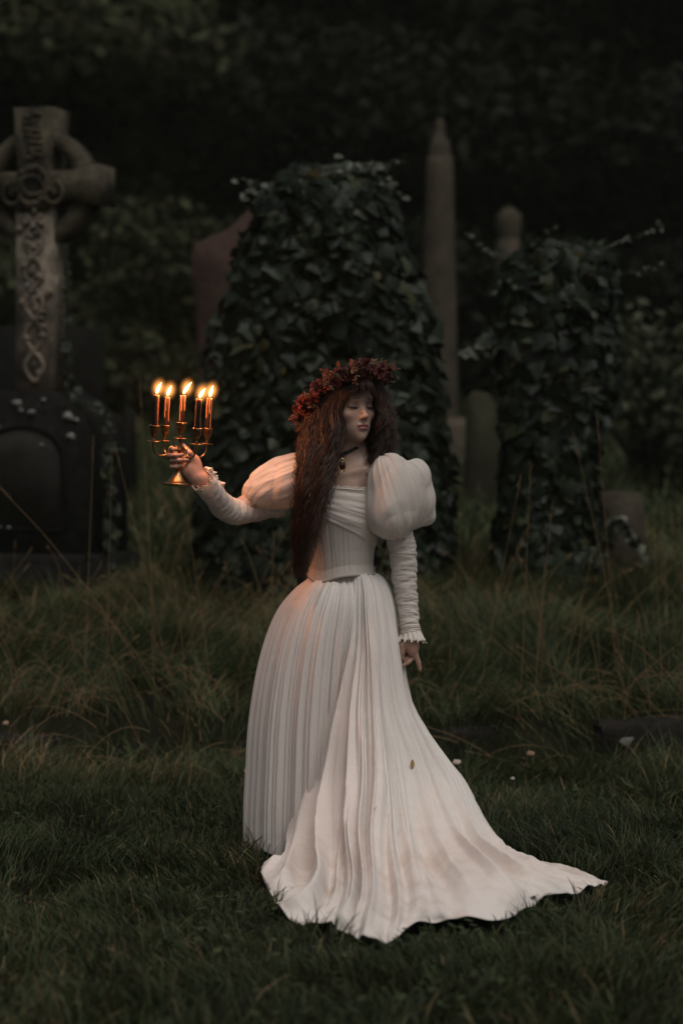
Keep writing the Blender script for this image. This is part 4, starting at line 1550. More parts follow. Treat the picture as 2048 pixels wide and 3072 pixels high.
# lace at the neckline: little loops standing along the edge
MBl = MB()
top = g[-1]
nl = 74
for k in range(nl):
    i = int(k / nl * NB_U)
    i2 = (i + 3) % NB_U
    i3 = (i + 6) % NB_U
    out = (top[i2] - np.array((0, 0, top[i2][2]))) * .03
    hgt = .0085 + .002 * math.sin(k * 2.1)
    p0, p2 = top[i], top[i3]
    p1 = (p0 + p2) / 2 + np.array((0, 0, hgt)) + out * .1
    s_ = np.linspace(0, 1, 9)
    arc = p0[None] * (1 - s_[:, None]) + p2[None] * s_[:, None]
    arc[:, 2] += hgt * np.sin(np.pi * s_) ** .7
    MBl.tube(arc, .0014, 5)
    MBl.tube([(p0 + p2) / 2, p1 - np.array((0, 0, .002))], .0012, 5)
MBl.tube(np.concatenate([top, top[:1]])[::4], .0026, 6, cap=False)
MBl.build('neckline_lace', M['lace'], bod)

# ------------------------------------------------------------------ skirt
SK = [(1708, 938, 1106), (1736, 932, 1112), (1772, 890, 1150), (1832, 846, 1178), (1925, 811, 1188), (2040, 785, 1193), (2170, 768, 1196), (2310, 760, 1199), (2440, 755, 1200), (2552, 756, 1196)]
NU, NV = 900, 130
def rows_at(t):
    L = np.array([P(x0, y, 0.02) for y, x0, x1 in SK])
    R = np.array([P(x1, y, 0.02) for y, x0, x1 in SK])
    return cr(L, t), cr(R, t)
vv = np.linspace(0, 1, NV)
L_, R_ = rows_at(vv)
cx_ = (L_ + R_)[:, 0] / 2
hw_ = (R_ - L_)[:, 0] / 2
zr = L_[:, 2].copy()
zr = zr + (0.030 - zr[-1]) * smooth(.6, 1, vv)
ph = np.arange(NU) / NU * 2 * np.pi
wob = 1.1 * vnoise(np.c_[ph * 2.2, 0 * ph, 0 * ph], 77) + .5 * vnoise(np.c_[ph * 6, 0 * ph, 0 * ph], 78)
base_n = 38
f1 = np.sin(ph * base_n + 4.2 * wob)
f2 = np.sin(ph * (base_n * 2 + 7) + 3.1 * wob + 1)
f3 = np.sin(ph * 15 + 3.5 * wob + .5)
cn = lambda f_, sd: vnoise(np.c_[np.cos(ph) * f_, np.sin(ph) * f_, 0 * ph], sd)
fold = 1.5 * cn(9, 81) + .9 * cn(19, 82)
amp = np.interp(vv, [0, .04, .12, .4, .8, 1], [.0015, .004, .0055, .009, .012, .012])
drift = .10 * np.sin(vv * 3)[:, None] * np.sin(ph * 3)[None]
rad = 1.0
yc = .015
dpt = cr(np.array([.088, .100, .142, .174, .192, .200, .206, .212, .217, .221, .225])[:, None], vv)[:, 0]
am = .45 + 1.1 * np.abs(vnoise(np.c_[np.cos(ph) * 4, np.sin(ph) * 4, 0 * ph], 79))
f4 = np.sin(ph * 171 + 5 * wob)
d_ = amp[:, None] * (fold[None] * .9 + (.40 * cn(38, 83) + .10 * f2 * am)[None] + .14 * cn(80, 84)[None] + 1.1 * cn(5, 85)[None] * smooth(.1, .6, vv)[:, None])
d_ = d_ + .0035 * fbm(np.stack([np.cos(ph)[None] * 5 + 0 * vv[:, None], np.sin(ph)[None] * 5 + 0 * vv[:, None], vv[:, None] * 5 + 0 * ph[None]], -1), 403, 2) * vv[:, None]
gx_ = cx_[:, None] + (hw_[:, None] + d_) * np.cos(ph)[None]
gy_ = yc + (dpt[:, None] + d_) * np.sin(ph)[None]
gz_ = zr[:, None] + 0 * ph[None] + .008 * np.sin(ph * 9 + wob)[None] * smooth(.9, 1, vv)[:, None]
# front of the waist dips with the bodice point
gz_[:, :] -= (.022 * np.exp(-((np.angle(np.exp(1j * (ph + np.pi / 2 + .45)))) / .5) ** 2))[None] * (1 - smooth(0, .15, vv))[:, None]
skirt = MB().grid(np.stack([gx_, gy_, gz_], -1), close_u=True).build('skirt', M['skirt_cloth'], person)
so = skirt.modifiers.new('cloth', 'SOLIDIFY')
so.thickness = .0025
so.offset = -1

# train: control net of photo pixels and depths, lower rows lie on the ground
def gp(x, y, z_):
    return G(x, y, z_)
hem = [gp(790, 2618, .03), gp(846, 2731, .035), gp(1005, 2778, .03), gp(1136, 2822, .03), gp(1288, 2768, .032), gp(1510, 2760, .03), gp(1640, 2704, .032), gp(1782, 2662, .034), np.array((.80, -.62, .04)), np.array((.45, .08, .03))]
l6 = [gp(838, 2578, .075), gp(905, 2668, .075), gp(1020, 2700, .075), gp(1130, 2722, .08), gp(1275, 2700, .08), gp(1440, 2672, .085), gp(1560, 2634, .085), gp(1605, 2598, .085), np.array((.60, -.35, .05)), np.array((.40, .10, .045))]
l5 = [P(872, 2510, -.225), P(950, 2560, -.60), P(1035, 2580, -.74), P(1125, 2590, -.80), P(1240, 2580, -.72), P(1350, 2555, -.60), P(1425, 2530, -.47), P(1458, 2520, -.36), np.array((.45, -.12, .06)), np.array((.36, .12, .05))]
l4 = [P(918, 2360, -.175), P(985, 2380, -.33), P(1050, 2390, -.47), P(1120, 2395, -.49), P(1200, 2390, -.43), P(1275, 2375, -.31), P(1335, 2355, -.22), P(1354, 2350, -.12), P(1325, 2365, .03), P(1270, 2380, .16)]
l3 = [P(985, 2140, -.180), P(1020, 2145, -.235), P(1060, 2150, -.31), P(1110, 2150, -.30), P(1155, 2145, -.26), P(1195, 2140, -.19), P(1226, 2130, -.10), P(1236, 2125, -.005), P(1222, 2130, .10), P(1180, 2140, .19)]
l2 = [P(1035, 1940, -.150), P(1058, 1940, -.192), P(1082, 1940, -.210), P(1108, 1938, -.22), P(1140, 1935, -.19), P(1168, 1932, -.14), P(1192, 1930, -.075), P(1199, 1930, 0), P(1188, 1930, .08), P(1155, 1930, .16)]
l1 = [P(1050, 1800, -.118), P(1066, 1800, -.142), P(1083, 1800, -.155), P(1102, 1800, -.166), P(1127, 1798, -.142), P(1150, 1796, -.104), P(1171, 1794, -.055), P(1177, 1794, 0), P(1168, 1796, .07), P(1140, 1798, .125)]
l05 = [P(1056, 1752, -.095), P(1068, 1752, -.112), P(1080, 1751, -.120), P(1096, 1749, -.125), P(1114, 1746, -.106), P(1132, 1742, -.078), P(1146, 1740, -.042), P(1150, 1740, 0), P(1144, 1742, .05), P(1124, 1744, .095)]
l0 = [P(1058, 1724, -.078), P(1066, 1723, -.086), P(1075, 1722, -.096), P(1086, 1721, -.09), P(1098, 1719, -.076), P(1108, 1718, -.056), P(1116, 1717, -.03), P(1118, 1716, 0), P(1114, 1716, .035), P(1102, 1716, .066)]
NETT = np.array([l0, l05, l1, l2, l3, l4, l5, l6, hem])
TU, TV = 560, 330
tu = np.linspace(0, 1, TU)
# rows: give each level a parameter close to arc length
lev = np.array([0, .03, .08, .20, .36, .54, .70, .86, 1.0])
tvv = np.linspace(0, 1, TV)
colsT = np.stack([cr(NETT[k], tu) for k in range(len(NETT))])        # (9, TU, 3)
rt = np.interp(tvv, lev, np.linspace(0, 1, 9))
# smooth parameter mapping
ker = np.hanning(25); ker /= ker.sum()
rts = np.convolve(np.pad(rt, 12, mode='edge'), ker, 'valid')
rts[0], rts[-1] = 0, 1
tg = cr(colsT, rts)
def grid_normals(g_):
    du = np.gradient(g_, axis=1)
    dv = np.gradient(g_, axis=0)
    n_ = np.cross(dv, du)
    return n_ / (np.linalg.norm(n_, axis=-1)[..., None] + 1e-12)
tn = grid_normals(tg)
if tn[TV // 3, TU // 2, 1] > 0:
    tn = -tn
vA = tvv[:, None]
uA = tu[None]
uw = uA + .018 * np.sin(vA * 4.0 + uA * 9) + .030 * smooth(.2, .8, vA) * vnoise(np.stack([uA * 6 + 0 * vA, vA * 5 + 0 * uA, 0 * uA * vA], -1), 503) + .02 * vnoise(np.stack([uA * 5 + 0 * vA, vA * 1.6 + 0 * uA, 0 * uA * vA], -1), 501)
ridge = lambda x: np.sign(np.sin(x)) * np.abs(np.sin(x)) ** .75
wb = vnoise(np.stack([uA * 7 + 0 * vA, 0 * uA * vA, 0 * uA * vA], -1), 502)
n1 = lambda f_, sd, q_=0.0: vnoise(np.stack([uw * f_ + 0 * vA, q_ * vA + 0 * uA, 0 * uA * vA], -1), sd)
upper = 1.2 * n1(30, 521) + .8 * n1(64, 522) + .35 * n1(120, 523)
mid = 1.5 * n1(15, 524, .8) + .9 * (1 - 2.2 * np.abs(n1(24, 525, 1.0)))
low = 1.4 * n1(10, 526, 2.0) + .8 * (1 - 2.2 * np.abs(n1(17, 527, 2.5)))
a_up = np.interp(tvv, [0, .03, .12, .35, .6, .8, 1], [.001, .004, .007, .010, .007, .003, .001])[:, None]
a_md = np.interp(tvv, [0, .15, .4, .62, .8, 1], [0, .006, .021, .034, .027, .012])[:, None]
a_lo = np.interp(tvv, [0, .35, .6, .78, .92, 1], [0, .003, .020, .032, .022, .008])[:, None]
disp = a_up * upper + a_md * mid + a_lo * low
crk = fbm(np.stack([tg[..., 0] * 9, tg[..., 1] * 9, tg[..., 2] * 3], -1), 505, 3)
crs = 1 - 2.5 * np.abs(fbm(np.stack([tg[..., 0] * 6 + .3 * crk, tg[..., 1] * 4, tg[..., 2] * 3], -1), 506, 2))
disp = disp + (.006 * crk + .009 * crs) * smooth(.45, .8, tvv)[:, None] + .0018 * vnoise(np.stack([tg[..., 0] * 45, tg[..., 1] * 45, tg[..., 2] * 12], -1), 507)
edge = 1 - (1 - smooth(0, .07, tu)[None]) * (1 - smooth(.55, .8, tvv)[:, None])
tg = tg + tn * disp[..., None] * edge[..., None]
# frilled, slightly uneven hem
hm = smooth(.90, 1, tvv)[:, None]
tg[..., 2] += hm * (.004 * np.sin(uA * 70 + 5 * wb) + .008 * vnoise(np.stack([uA * 40 + 0 * vA, 0 * uA * vA, 0 * uA * vA], -1), 509))
tg[..., 1] += hm * .022 * vnoise(np.stack([uA * 26 + 0 * vA, 0 * uA * vA, 0 * uA * vA], -1), 510)
tg[..., 2] = np.maximum(tg[..., 2], .016)
train = MB().grid(tg).build('train', M['skirt_cloth'], person)
so = train.modifiers.new('cloth', 'SOLIDIFY')
so.thickness = .0015
so.offset = -1

# ------------------------------------------------------------------ sleeves
def puff(name, ells, lo, hi, gather_pts, wr_dir, seed):
    d = .0035
    f = Field(np.arange(lo[0], hi[0], d), np.arange(lo[1], hi[1], d), np.arange(lo[2], hi[2], d))
    for c, r, R, k in ells:
        f.ell(c, r, k, R=R)
    p_, q_ = f.mesh()
    p_ = relax(p_, q_, 4, .5)
    n_ = vnormals(p_, q_)
    dsp = np.zeros(len(p_))
    # gathers running out from the gathered seams
    for gp_, ax, cnt, reach in gather_pts:
        ax = np.asarray(ax, float)
        ax /= np.linalg.norm(ax)
        e1 = np.cross(ax, (0.3, .9, .2))
        e1 /= np.linalg.norm(e1)
        e2 = np.cross(ax, e1)
        v_ = p_ - gp_
        an = np.arctan2(v_ @ e2, v_ @ e1)
        dist = np.linalg.norm(v_, axis=1)
        w_ = vnoise(np.c_[np.cos(an) * 3, np.sin(an) * 3, dist * 9], seed)
        dsp += np.exp(-(dist / reach) ** 2) * (.0075 * vnoise(np.c_[np.cos(an) * cnt * .42, np.sin(an) * cnt * .42, dist * 5], seed + 21) + .0045 * vnoise(np.c_[np.cos(an) * cnt, np.sin(an) * cnt, dist * 8], seed + 22))
    wd = np.asarray(wr_dir, float)
    wd /= np.linalg.norm(wd)
    s_ = p_ @ wd
    nn = fbm(p_ * 11, seed + 3, 3)
    dsp += .0085 * fbm(p_ * np.array((9, 9, 8)), seed + 9, 2) - .006 * np.maximum(0, 1 - 5 * np.abs(fbm(p_ * np.array((10, 10, 4.5)), seed + 13, 2)))
    p_ = p_ + n_ * dsp[:, None]
    o = link(name, mesh_from(name, p_, q_, None, True), M['gauze'], person)
    return o
def rot2(ang):
    c, s = math.cos(ang), math.sin(ang)
    return np.array([(c, 0, s), (0, 1, 0), (-s, 0, c)])
Lc = P(842, 1455, .035)
ell_l = [(Lc, (.128, .100, .084), rot2(math.radians(16)), 0), (P(884, 1438, .04), (.085, .085, .078), None, .05), (P(795, 1470, .03), (.074, .075, .050), rot2(math.radians(24)), .03)]
pl = puff('puff_sleeve', ell_l, Lc - .24, Lc + .24, [(P(905, 1385, .02), (1, 0, .4), 13, .18), (P(775, 1515, .04), (-.8, 0, -.6), 12, .10)], (.25, .2, 1), 601)
Rc = P(1178, 1490, -.09)
ell_r = [(Rc, (.086, .085, .143), rot2(math.radians(2)), 0), (P(1166, 1540, -.115), (.074, .075, .088), None, .03), (P(1228, 1478, -.03), (.074, .090, .118), rot2(math.radians(-20)), .05), (P(1262, 1520, -.01), (.052, .075, .080), rot2(math.radians(-28)), .03), (P(1285, 1550, 0.0), (.030, .05, .034), None, .02)]
pr = puff('puff_sleeve', ell_r, Rc - .30, Rc + .30, [(P(1150, 1375, -.06), (-.3, 0, 1), 12, .24), (P(1205, 1610, -.06), (0, 0, -1), 14, .10)], (.15, .25, 1), 602)

def sleeve(path, radii, n_rings, seed, freq, axis_pts):
    c_ = cr(np.array(path), np.linspace(0, 1, n_rings))
    r_ = cr(np.array(radii)[:, None], np.linspace(0, 1, n_rings))[:, 0]
    na = 64
    tan = np.gradient(c_, axis=0)
    tan /= np.linalg.norm(tan, axis=1)[:, None]
    ref = np.array((0, 1.0, 0))
    n1 = np.cross(tan, ref)
    n1 /= np.linalg.norm(n1, axis=1)[:, None]
    n2 = np.cross(tan, n1)
    an = np.arange(na) / na * 2 * np.pi
    s_ = np.linspace(0, 1, n_rings)[:, None]
    A = an[None]
    w_ = fbm(np.stack([np.cos(A) * 1.6 + 0 * s_, np.sin(A) * 1.6 + 0 * s_, s_ * 16 + 0 * A], -1), seed, 3)
    v3 = lambda f_, g_, sd: vnoise(np.stack([np.cos(A) * g_ + 0 * s_, np.sin(A) * g_ + 0 * s_, s_ * f_ + .8 * np.sin(A) + 0 * A], -1), sd)
    dsp = .0026 * v3(freq * 1.3, 1.1, seed + 1) + .0016 * v3(freq * 3.0, 1.8, seed + 2) + .0025 * w_
    rr = r_[:, None] + dsp
    return c_[:, None] + rr[..., None] * (n1[:, None] * np.cos(an)[None, :, None] + n2[:, None] * np.sin(an)[None, :, None]), tan, n1, n2, c_, r_
def ruffle(parent, c, tan, n1, n2, r, length, flare, waves, seed):
    na, nv = 150, 9
    an = np.arange(na) / na * 2 * np.pi
    s_ = np.linspace(0, 1, nv)[:, None]
    wv = np.sin(an * waves + 1.3 * np.sin(an * 3 + seed))[None]
    rr = r * (.97 + flare * s_) + .0050 * wv * s_ ** .8
    ln = length * s_ + .004 * np.sin(an * waves * 2 + 1)[None] * s_ + .010 * np.sin(an + seed)[None] * s_
    g_ = c + tan * (ln + .004 * np.cos(an * waves)[None] * s_)[..., None] + rr[..., None] * (n1 * np.cos(an)[None, :, None] + n2 * np.sin(an)[None, :, None])
    mb_ = MB().grid(g_, close_u=True)
    for k in range(0, na, 3):                       # beaded lace edge
        p_ = g_[-1, k]
        mb_.tube([p_ - tan * .0025, p_ + tan * .0022], [.0026, .0014], 5)
    mb_.build('cuff_ruffle', M['lace'], parent)
# hanging arm sleeve
g_, tan, n1, n2, c_, r_ = sleeve([P(1190, 1570, -.06), P(1206, 1640, -.045), P(1212, 1730, -.045), P(1220, 1810, -.055), P(1227, 1870, -.068), P(1231, 1898, -.074)], [.048, .047, .0425, .037, .0345, .037], 260, 611, 30, None)
ls = MB().grid(g_, close_u=True).build('lower_sleeve', M['gauze'], person)
ruffle(ls, c_[-1], tan[-1], n1[-1], n2[-1], r_[-1], .026, .18, 12, 1.0)
# lifted arm sleeve
g_, tan, n1, n2, c_, r_ = sleeve([P(845, 1505, .06), P(770, 1522, .05), P(708, 1536, -.02), P(672, 1520, -.07), P(640, 1482, -.14), P(606, 1444, -.205)], [.050, .046, .0445, .042, .0395, .0385], 240, 612, 26, None)
ls = MB().grid(g_, close_u=True).build('lower_sleeve', M['gauze'], person)
ruffle(ls, c_[-1], tan[-1], n1[-1], n2[-1], r_[-1], .020, .06, 12, 2.0)
# frill of the opened cuff on the upper side of the wrist
mb = MB()
for k in range(42):
    f = k / 41
    p0 = P(622 + 44 * f, 1408 + 54 * f, -.195 + .07 * f) + rng.normal(0, .005, 3)
    s_ = np.linspace(0, 1.0, 7)
    a0 = rng.uniform(0, 6.28)
    lp = np.c_[np.cos(a0 + s_ * 5) * .008, np.sin(a0 + s_ * 5) * .006, s_ * .008 - .004]
    mb.tube(p0 + lp, [.0015, .003, .0035, .0035, .0035, .003, .0015], 5)
mb.build('cuff_frill', M['lace'], ls)

# choker and pendant, ring
nbk = nb + (H(0, -.032, -.085) - nb) * .62
axis = (H(0, -.032, -.085) - nb)
axis /= np.linalg.norm(axis)
axt = axis + np.array((-.42, .0, 0)) * .9
axt /= np.linalg.norm(axt)
e1 = np.cross(axt, (0, 1, 0)); e1 /= np.linalg.norm(e1)
e2 = np.cross(axt, e1)
an = np.linspace(0, 2 * np.pi, 49)[:-1]
rk = .0525
g_ = np.stack([nbk + e * axt + (rk * 1.08 + dr) * np.cos(an)[:, None] * e1 + (rk * 1.06 + dr) * np.sin(an)[:, None] * e2 for e, dr in ((-.0055, 0), (-.0055, .0025), (.0055, .0025), (.0055, 0))])
chk = MB().grid(g_, close_u=True, close_v=True).build('choker', M['black_ribbon'], person)
pc_ = P(1026, 1396, -.135)
mb = MB()
th_ = np.linspace(0, 2 * np.pi, 33)
mb.tube(np.c_[pc_[0] + .0115 * np.cos(th_), np.full(33, pc_[1]), pc_[2] + .0225 * np.sin(th_)], .0022, 6, cap=False)
for k in range(18):
    t_ = k / 18 * 2 * np.pi
    p_ = np.array((pc_[0] + .013 * math.cos(t_), pc_[1] - .001, pc_[2] + .018 * math.sin(t_)))
    mb.tube([p_ - np.array((0, 0, .0015)), p_, p_ + np.array((0, 0, .0015))], [.0005, .0018, .0005], 6)
pend = mb.build('pendant_rim', M['gold'], chk)
mb = MB()
mb.lathe([(.0, .003), (.006, .0027), (.010, .001), (.0112, -.002)], 24, Matrix.Translation(Vector(pc_)) @ Matrix.Rotation(math.pi / 2, 4, 'X') @ Matrix.Diagonal((1, 1.35, 1, 1)))
mb.build('pendant_stone', M['garnet'], chk)
mb = MB()
mb.tube([P(1030, 1358, -.08), P(1028, 1370, -.115), pc_ + np.array((0, .002, .022))], .002, 6)
mb.build('pendant_cord', M['black_ribbon'], chk)
rc0, rc1 = hq(800, 880, -.004), hq(860, 1050, -.004)
rx = (rc1 - rc0) / np.linalg.norm(rc1 - rc0)
rcc = rc0 + (rc1 - rc0) * .35
e1 = np.cross(rx, (0, 1, 0)); e1 /= np.linalg.norm(e1)
e2 = np.cross(rx, e1)
tt = np.linspace(0, 2 * np.pi, 25)
MB().tube(rcc + .0105 * (np.cos(tt)[:, None] * e1 + np.sin(tt)[:, None] * e2), .0016, 6, cap=False).build('ring', M['gold'], person)

# ------------------------------------------------------------------ hair
def strands(guides, n, r0, seed, wave=.010, wl=.11, jit=.012, m=38, dark=1.0, tip=.25, spread=.0):
    """locks interpolated between neighbouring guide polylines (photo pixel x, y, depth)"""
    r = np.random.default_rng(seed)
    Gd = np.array([cr(np.array([P(*q) for q in g]), np.linspace(0, 1, m)) for g in guides])
    lock = r.integers(0, 30, n)
    lc = (np.arange(30) + r.uniform(.15, .85, 30)) / 30
    u0 = r.random(n)
    u = np.clip(lc[lock] + (u0 - .5) * .16, 0, 1)
    u = np.where(r.random(n) < .88, u, u0)
    A = cr(Gd, u)                                    # (n, m, 3)
    s = np.linspace(0, 1, m)[None]
    endf = np.where(r.random(n) < .5, r.uniform(.55, .88, n), 1.0 - .2 * r.random(n) ** 2)[:, None]
    # shorten some strands by resampling
    ss = np.clip(s * endf, 0, 1) * (m - 1)
    i = np.minimum(ss.astype(int), m - 2)
    f = (ss - i)[..., None]
    rows = np.arange(n)[:, None]
    A = A[rows, i] * (1 - f) + A[rows, i + 1] * f
    ln = np.cumsum(np.linalg.norm(np.diff(A, axis=1, prepend=A[:, :1]), axis=-1), axis=1)
    ph1, ph2 = r.uniform(0, 6.28, (2, n, 1))
    cl = lock[:, None]                   # strands of one lock wave together
    phl = (cl * 2.4) % 6.28
    wlv = wl * r.uniform(.85, 1.2, (n, 1))
    grow = smooth(.05, .5, s)
    off = np.zeros_like(A)
    off[..., 0] = wave * grow * (np.sin(ln / wlv * 6.28 + phl + .5 * ph1 / 6.28) + .45 * np.sin(ln / wlv * 8.3 + ph1)) + spread * s * r.normal(0, 1, (n, 1))
    off[..., 1] = wave * .8 * grow * np.cos(ln / wlv * 6.28 + phl + .6 * ph2 / 6.28)
    off[..., 2] = .3 * wave * grow * np.sin(ln / wlv * 9 + ph2)
    j = r.normal(0, 1, (n, 1, 3)) * jit * np.array((.75, 1, .5))
    loff = r.normal(0, 1, (30, 3))[lock][:, None] * np.array((.007, .024, .0)) * (jit / .012)
    A = A + off + loff * grow[..., None] + j * (.45 + .35 * grow - .35 * s * (r.random((n, 1)) < .75))[..., None]
    rad = r0 * r.uniform(.6, 1.25, (n, 1)) * np.interp(s, [0, .1, .75, 1], [.8, 1, .85, tip])
    c = np.array([(0.018, 0.0062, 0.0032), (0.032, 0.010, 0.0045), (0.010, 0.0048, 0.003), (0.056, 0.018, 0.007)])[r.integers(0, 4, n)] * dark * r.uniform(.7, 1.2, (n, 1))
    return A, rad, c
def hair_mesh(sets, parent, name='hair'):
    V, Q, C, nn = [], [], [], 0
    for A, rad, c in sets:
        n, m = A.shape[:2]
        tan = np.gradient(A, axis=1)
        tan /= np.linalg.norm(tan, axis=-1)[..., None] + 1e-9
        e1 = np.cross(tan, np.array((.13, .97, .2)))
        e1 /= np.linalg.norm(e1, axis=-1)[..., None] + 1e-9
        e2 = np.cross(tan, e1)
        ring = [A + rad[..., None] * (math.cos(t) * e1 + math.sin(t) * e2) for t in (0, 2.094, 4.189)]
        W = np.stack(ring, 2)                        # n, m, 3, 3
        V.append(W.reshape(-1, 3))
        ii = np.arange(n)[:, None, None] * m * 3 + np.arange(m - 1)[None, :, None] * 3
        k = np.arange(3)[None, None]
        k2 = (k + 1) % 3
        q = np.stack([ii + k, ii + k2, ii + 3 + k2, ii + 3 + k], -1).reshape(-1, 4) + nn
        Q.append(q)
        C.append(np.repeat(c, m * 3, 0))
        nn += n * m * 3
    me = mesh_from(name, np.concatenate(V), np.concatenate(Q), None, True, np.concatenate(C))
    return link(name, me, M['hair'], parent)
GL = [[(945, 1170, .03), (922, 1240, .02), (912, 1310, .0), (912, 1390, -.05), (908, 1470, -.10), (900, 1560, -.13), (892, 1650, -.145), (898, 1742, -.15)],
      [(960, 1160, -.02), (938, 1240, -.03), (926, 1320, -.05), (918, 1400, -.10), (914, 1480, -.145), (910, 1570, -.16), (902, 1650, -.165), (902, 1735, -.165)],
      [(990, 1150, -.06), (965, 1240, -.07), (955, 1330, -.09), (946, 1410, -.135), (936, 1490, -.165), (924, 1570, -.175), (912, 1650, -.175), (905, 1730, -.17)],
      [(1015, 1150, -.085), (1000, 1230, -.095), (990, 1310, -.105), (975, 1390, -.14), (957, 1480, -.17), (940, 1570, -.18), (922, 1650, -.18), (908, 1715, -.175)],
      [(1038, 1150, -.095), (1026, 1220, -.102), (1018, 1290, -.10), (1000, 1370, -.12), (972, 1460, -.165), (946, 1550, -.18), (930, 1620, -.18), (910, 1690, -.178)]]
GR = [[(1122, 1145, -.075), (1138, 1210, -.05), (1138, 1270, -.04), (1128, 1330, -.03), (1110, 1390, -.045), (1098, 1445, -.065)],
      [(1122, 1140, -.06), (1148, 1210, -.035), (1150, 1280, -.03), (1142, 1340, -.01), (1124, 1390, -.02), (1102, 1425, -.05)],
      [(1122, 1135, -.02), (1153, 1200, -.01), (1162, 1270, .01), (1162, 1330, .02), (1146, 1375, .03), (1125, 1400, .03)],
      [(1115, 1130, .03), (1156, 1190, .04), (1172, 1270, .05), (1174, 1330, .06), (1158, 1380, .06), (1135, 1420, .06)]]
GB = [[(1000, 1120, .06), (985, 1200, .09), (975, 1300, .09), (975, 1400, .08), (980, 1470, .08)],
      [(1040, 1110, .08), (1040, 1200, .11), (1040, 1300, .10), (1040, 1400, .09), (1030, 1480, .09)],
      [(1080, 1115, .07), (1095, 1200, .09), (1100, 1300, .08), (1100, 1400, .07), (1095, 1470, .08)],
      [(1110, 1125, .04), (1140, 1200, .06), (1150, 1300, .06), (1140, 1380, .06), (1125, 1440, .06)]]
GF = [[(1040, 1115, -.055), (1030, 1150, -.092), (1026, 1185, -.104), (1028, 1225, -.104)],
      [(1060, 1112, -.062), (1056, 1150, -.108), (1050, 1178, -.118), (1046, 1196, -.118)],
      [(1080, 1112, -.066), (1078, 1148, -.118), (1074, 1170, -.128), (1070, 1185, -.128)],
      [(1092, 1113, -.066), (1097, 1145, -.118), (1103, 1166, -.126), (1110, 1184, -.124)],
      [(1102, 1115, -.06), (1115, 1150, -.10), (1128, 1185, -.10), (1134, 1212, -.085)]]
sets = [strands(GL, 1700, .0014, 701, .010, .14, .0085), strands(GL, 520, .0008, 702, .015, .11, .016, tip=.1, spread=.012),
        strands(GR, 560, .0013, 703, .010, .10, .009), strands(GR, 320, .0008, 704, .015, .085, .016, tip=.1),
        strands(GB, 500, .0022, 705, .006, .12, .014, dark=.8), strands(GF, 260, .0013, 706, .002, .09, .003, m=14, dark=.6)]
hair = hair_mesh(sets, person)
# scalp hair under the locks
d = .004
hf_ = Field(np.arange(-.12, .18, d), np.arange(-.16, .16, d), np.arange(1.38, 1.70, d))
hf_.ell(H(0, -.022, .040), (.083, .098, .092), 0, R=HR)
hf_.ell(H(0, -.055, -.05), (.070, .060, .09), .04, R=HR)
hf_.ell(H(0, .105, -.035), (.064, .070, .085), .01, True, R=HR)
p_, q_ = hf_.mesh()
p_ = relax(p_, q_, 2)
an = np.arctan2((p_ - HC) @ hr, (p_ - HC) @ hf)
p_ = p_ + vnormals(p_, q_) * (.002 * np.sin(an * 60 + 4 * vnoise(p_ * 20, 3)))[:, None]
link('hair_cap', mesh_from('hair_cap', p_, q_, None, True, np.tile(np.array((0.016, .008, .005)), (len(p_), 1))), M['hair'], hair)
# ------------------------------------------------------------------ flower crown
def col_mat(name, cols, rough=.75, spec=.2):
    a = Mat(name)
    oi = a.n('ShaderNodeObjectInfo')
    n1 = a.noise(180, 3, .6, a.coords())
    c = a.ramp(oi.outputs['Random'], [(k / max(1, len(cols) - 1), c_) for k, c_ in enumerate(cols)])
    c = a.mix(c, (0.02, 0.012, 0.008), a.ramp(n1, [(.35, (.5,) * 3), (.6, (0, 0, 0))]))
    a.set(Base_Color=c, Roughness=rough)
    a.b.inputs['Specular IOR Level'].default_value = spec
    M[name] = a.m
    return a.m
col_mat('dried_rose', [(0.065, 0.009, 0.012), (0.105, 0.016, 0.016), (0.05, 0.008, 0.012), (0.14, 0.028, 0.022)])
col_mat('dried_bract', [(0.17, 0.09, 0.055), (0.14, 0.045, 0.028), (0.12, 0.085, 0.075), (0.26, 0.17, 0.10)])
col_mat('dried_leaf', [(0.06, 0.05, 0.025), (0.11, 0.035, 0.02), (0.05, 0.04, 0.02), (0.14, 0.07, 0.035)])
crown = empty('flower_crown', HC + hu * .09)
tag(crown, 'dried red flower crown tilted over the woman\'s dark auburn hair', 'flower crown')
def rose_mesh(seed):
    r = np.random.default_rng(seed)
    mb = MB()
    for ring, (n_, rad, h0, op) in enumerate([(3, .25, .75, .15), (4, .50, .62, .4), (5, .78, .42, .8), (6, 1.0, .2, 1.15)]):
        for k in range(n_):
            a0 = k / n_ * 6.283 + ring * .7 + r.normal(0, .12)
            us = np.linspace(-1, 1, 5)
            vs = np.linspace(0, 1, 4)
            g = np.zeros((4, 5, 3))
            for i, v in enumerate(vs):
                for j, u in enumerate(us):
                    w = .62 * (1 - .35 * v * v * u * u)
                    an = a0 + u * w * (.9 if ring > 1 else 1.2)
                    rr = rad * (.25 + .75 * v ** .7) * (1 + .10 * r.normal()) + op * .12 * v * v
                    zz_ = h0 * v + (.10 * (1 - u * u) * v) - op * .16 * v * v
                    g[i, j] = (rr * math.cos(an), rr * math.sin(an), zz_ + .03 * r.normal())
            mb.grid(g)
    return mb.mesh('flower')
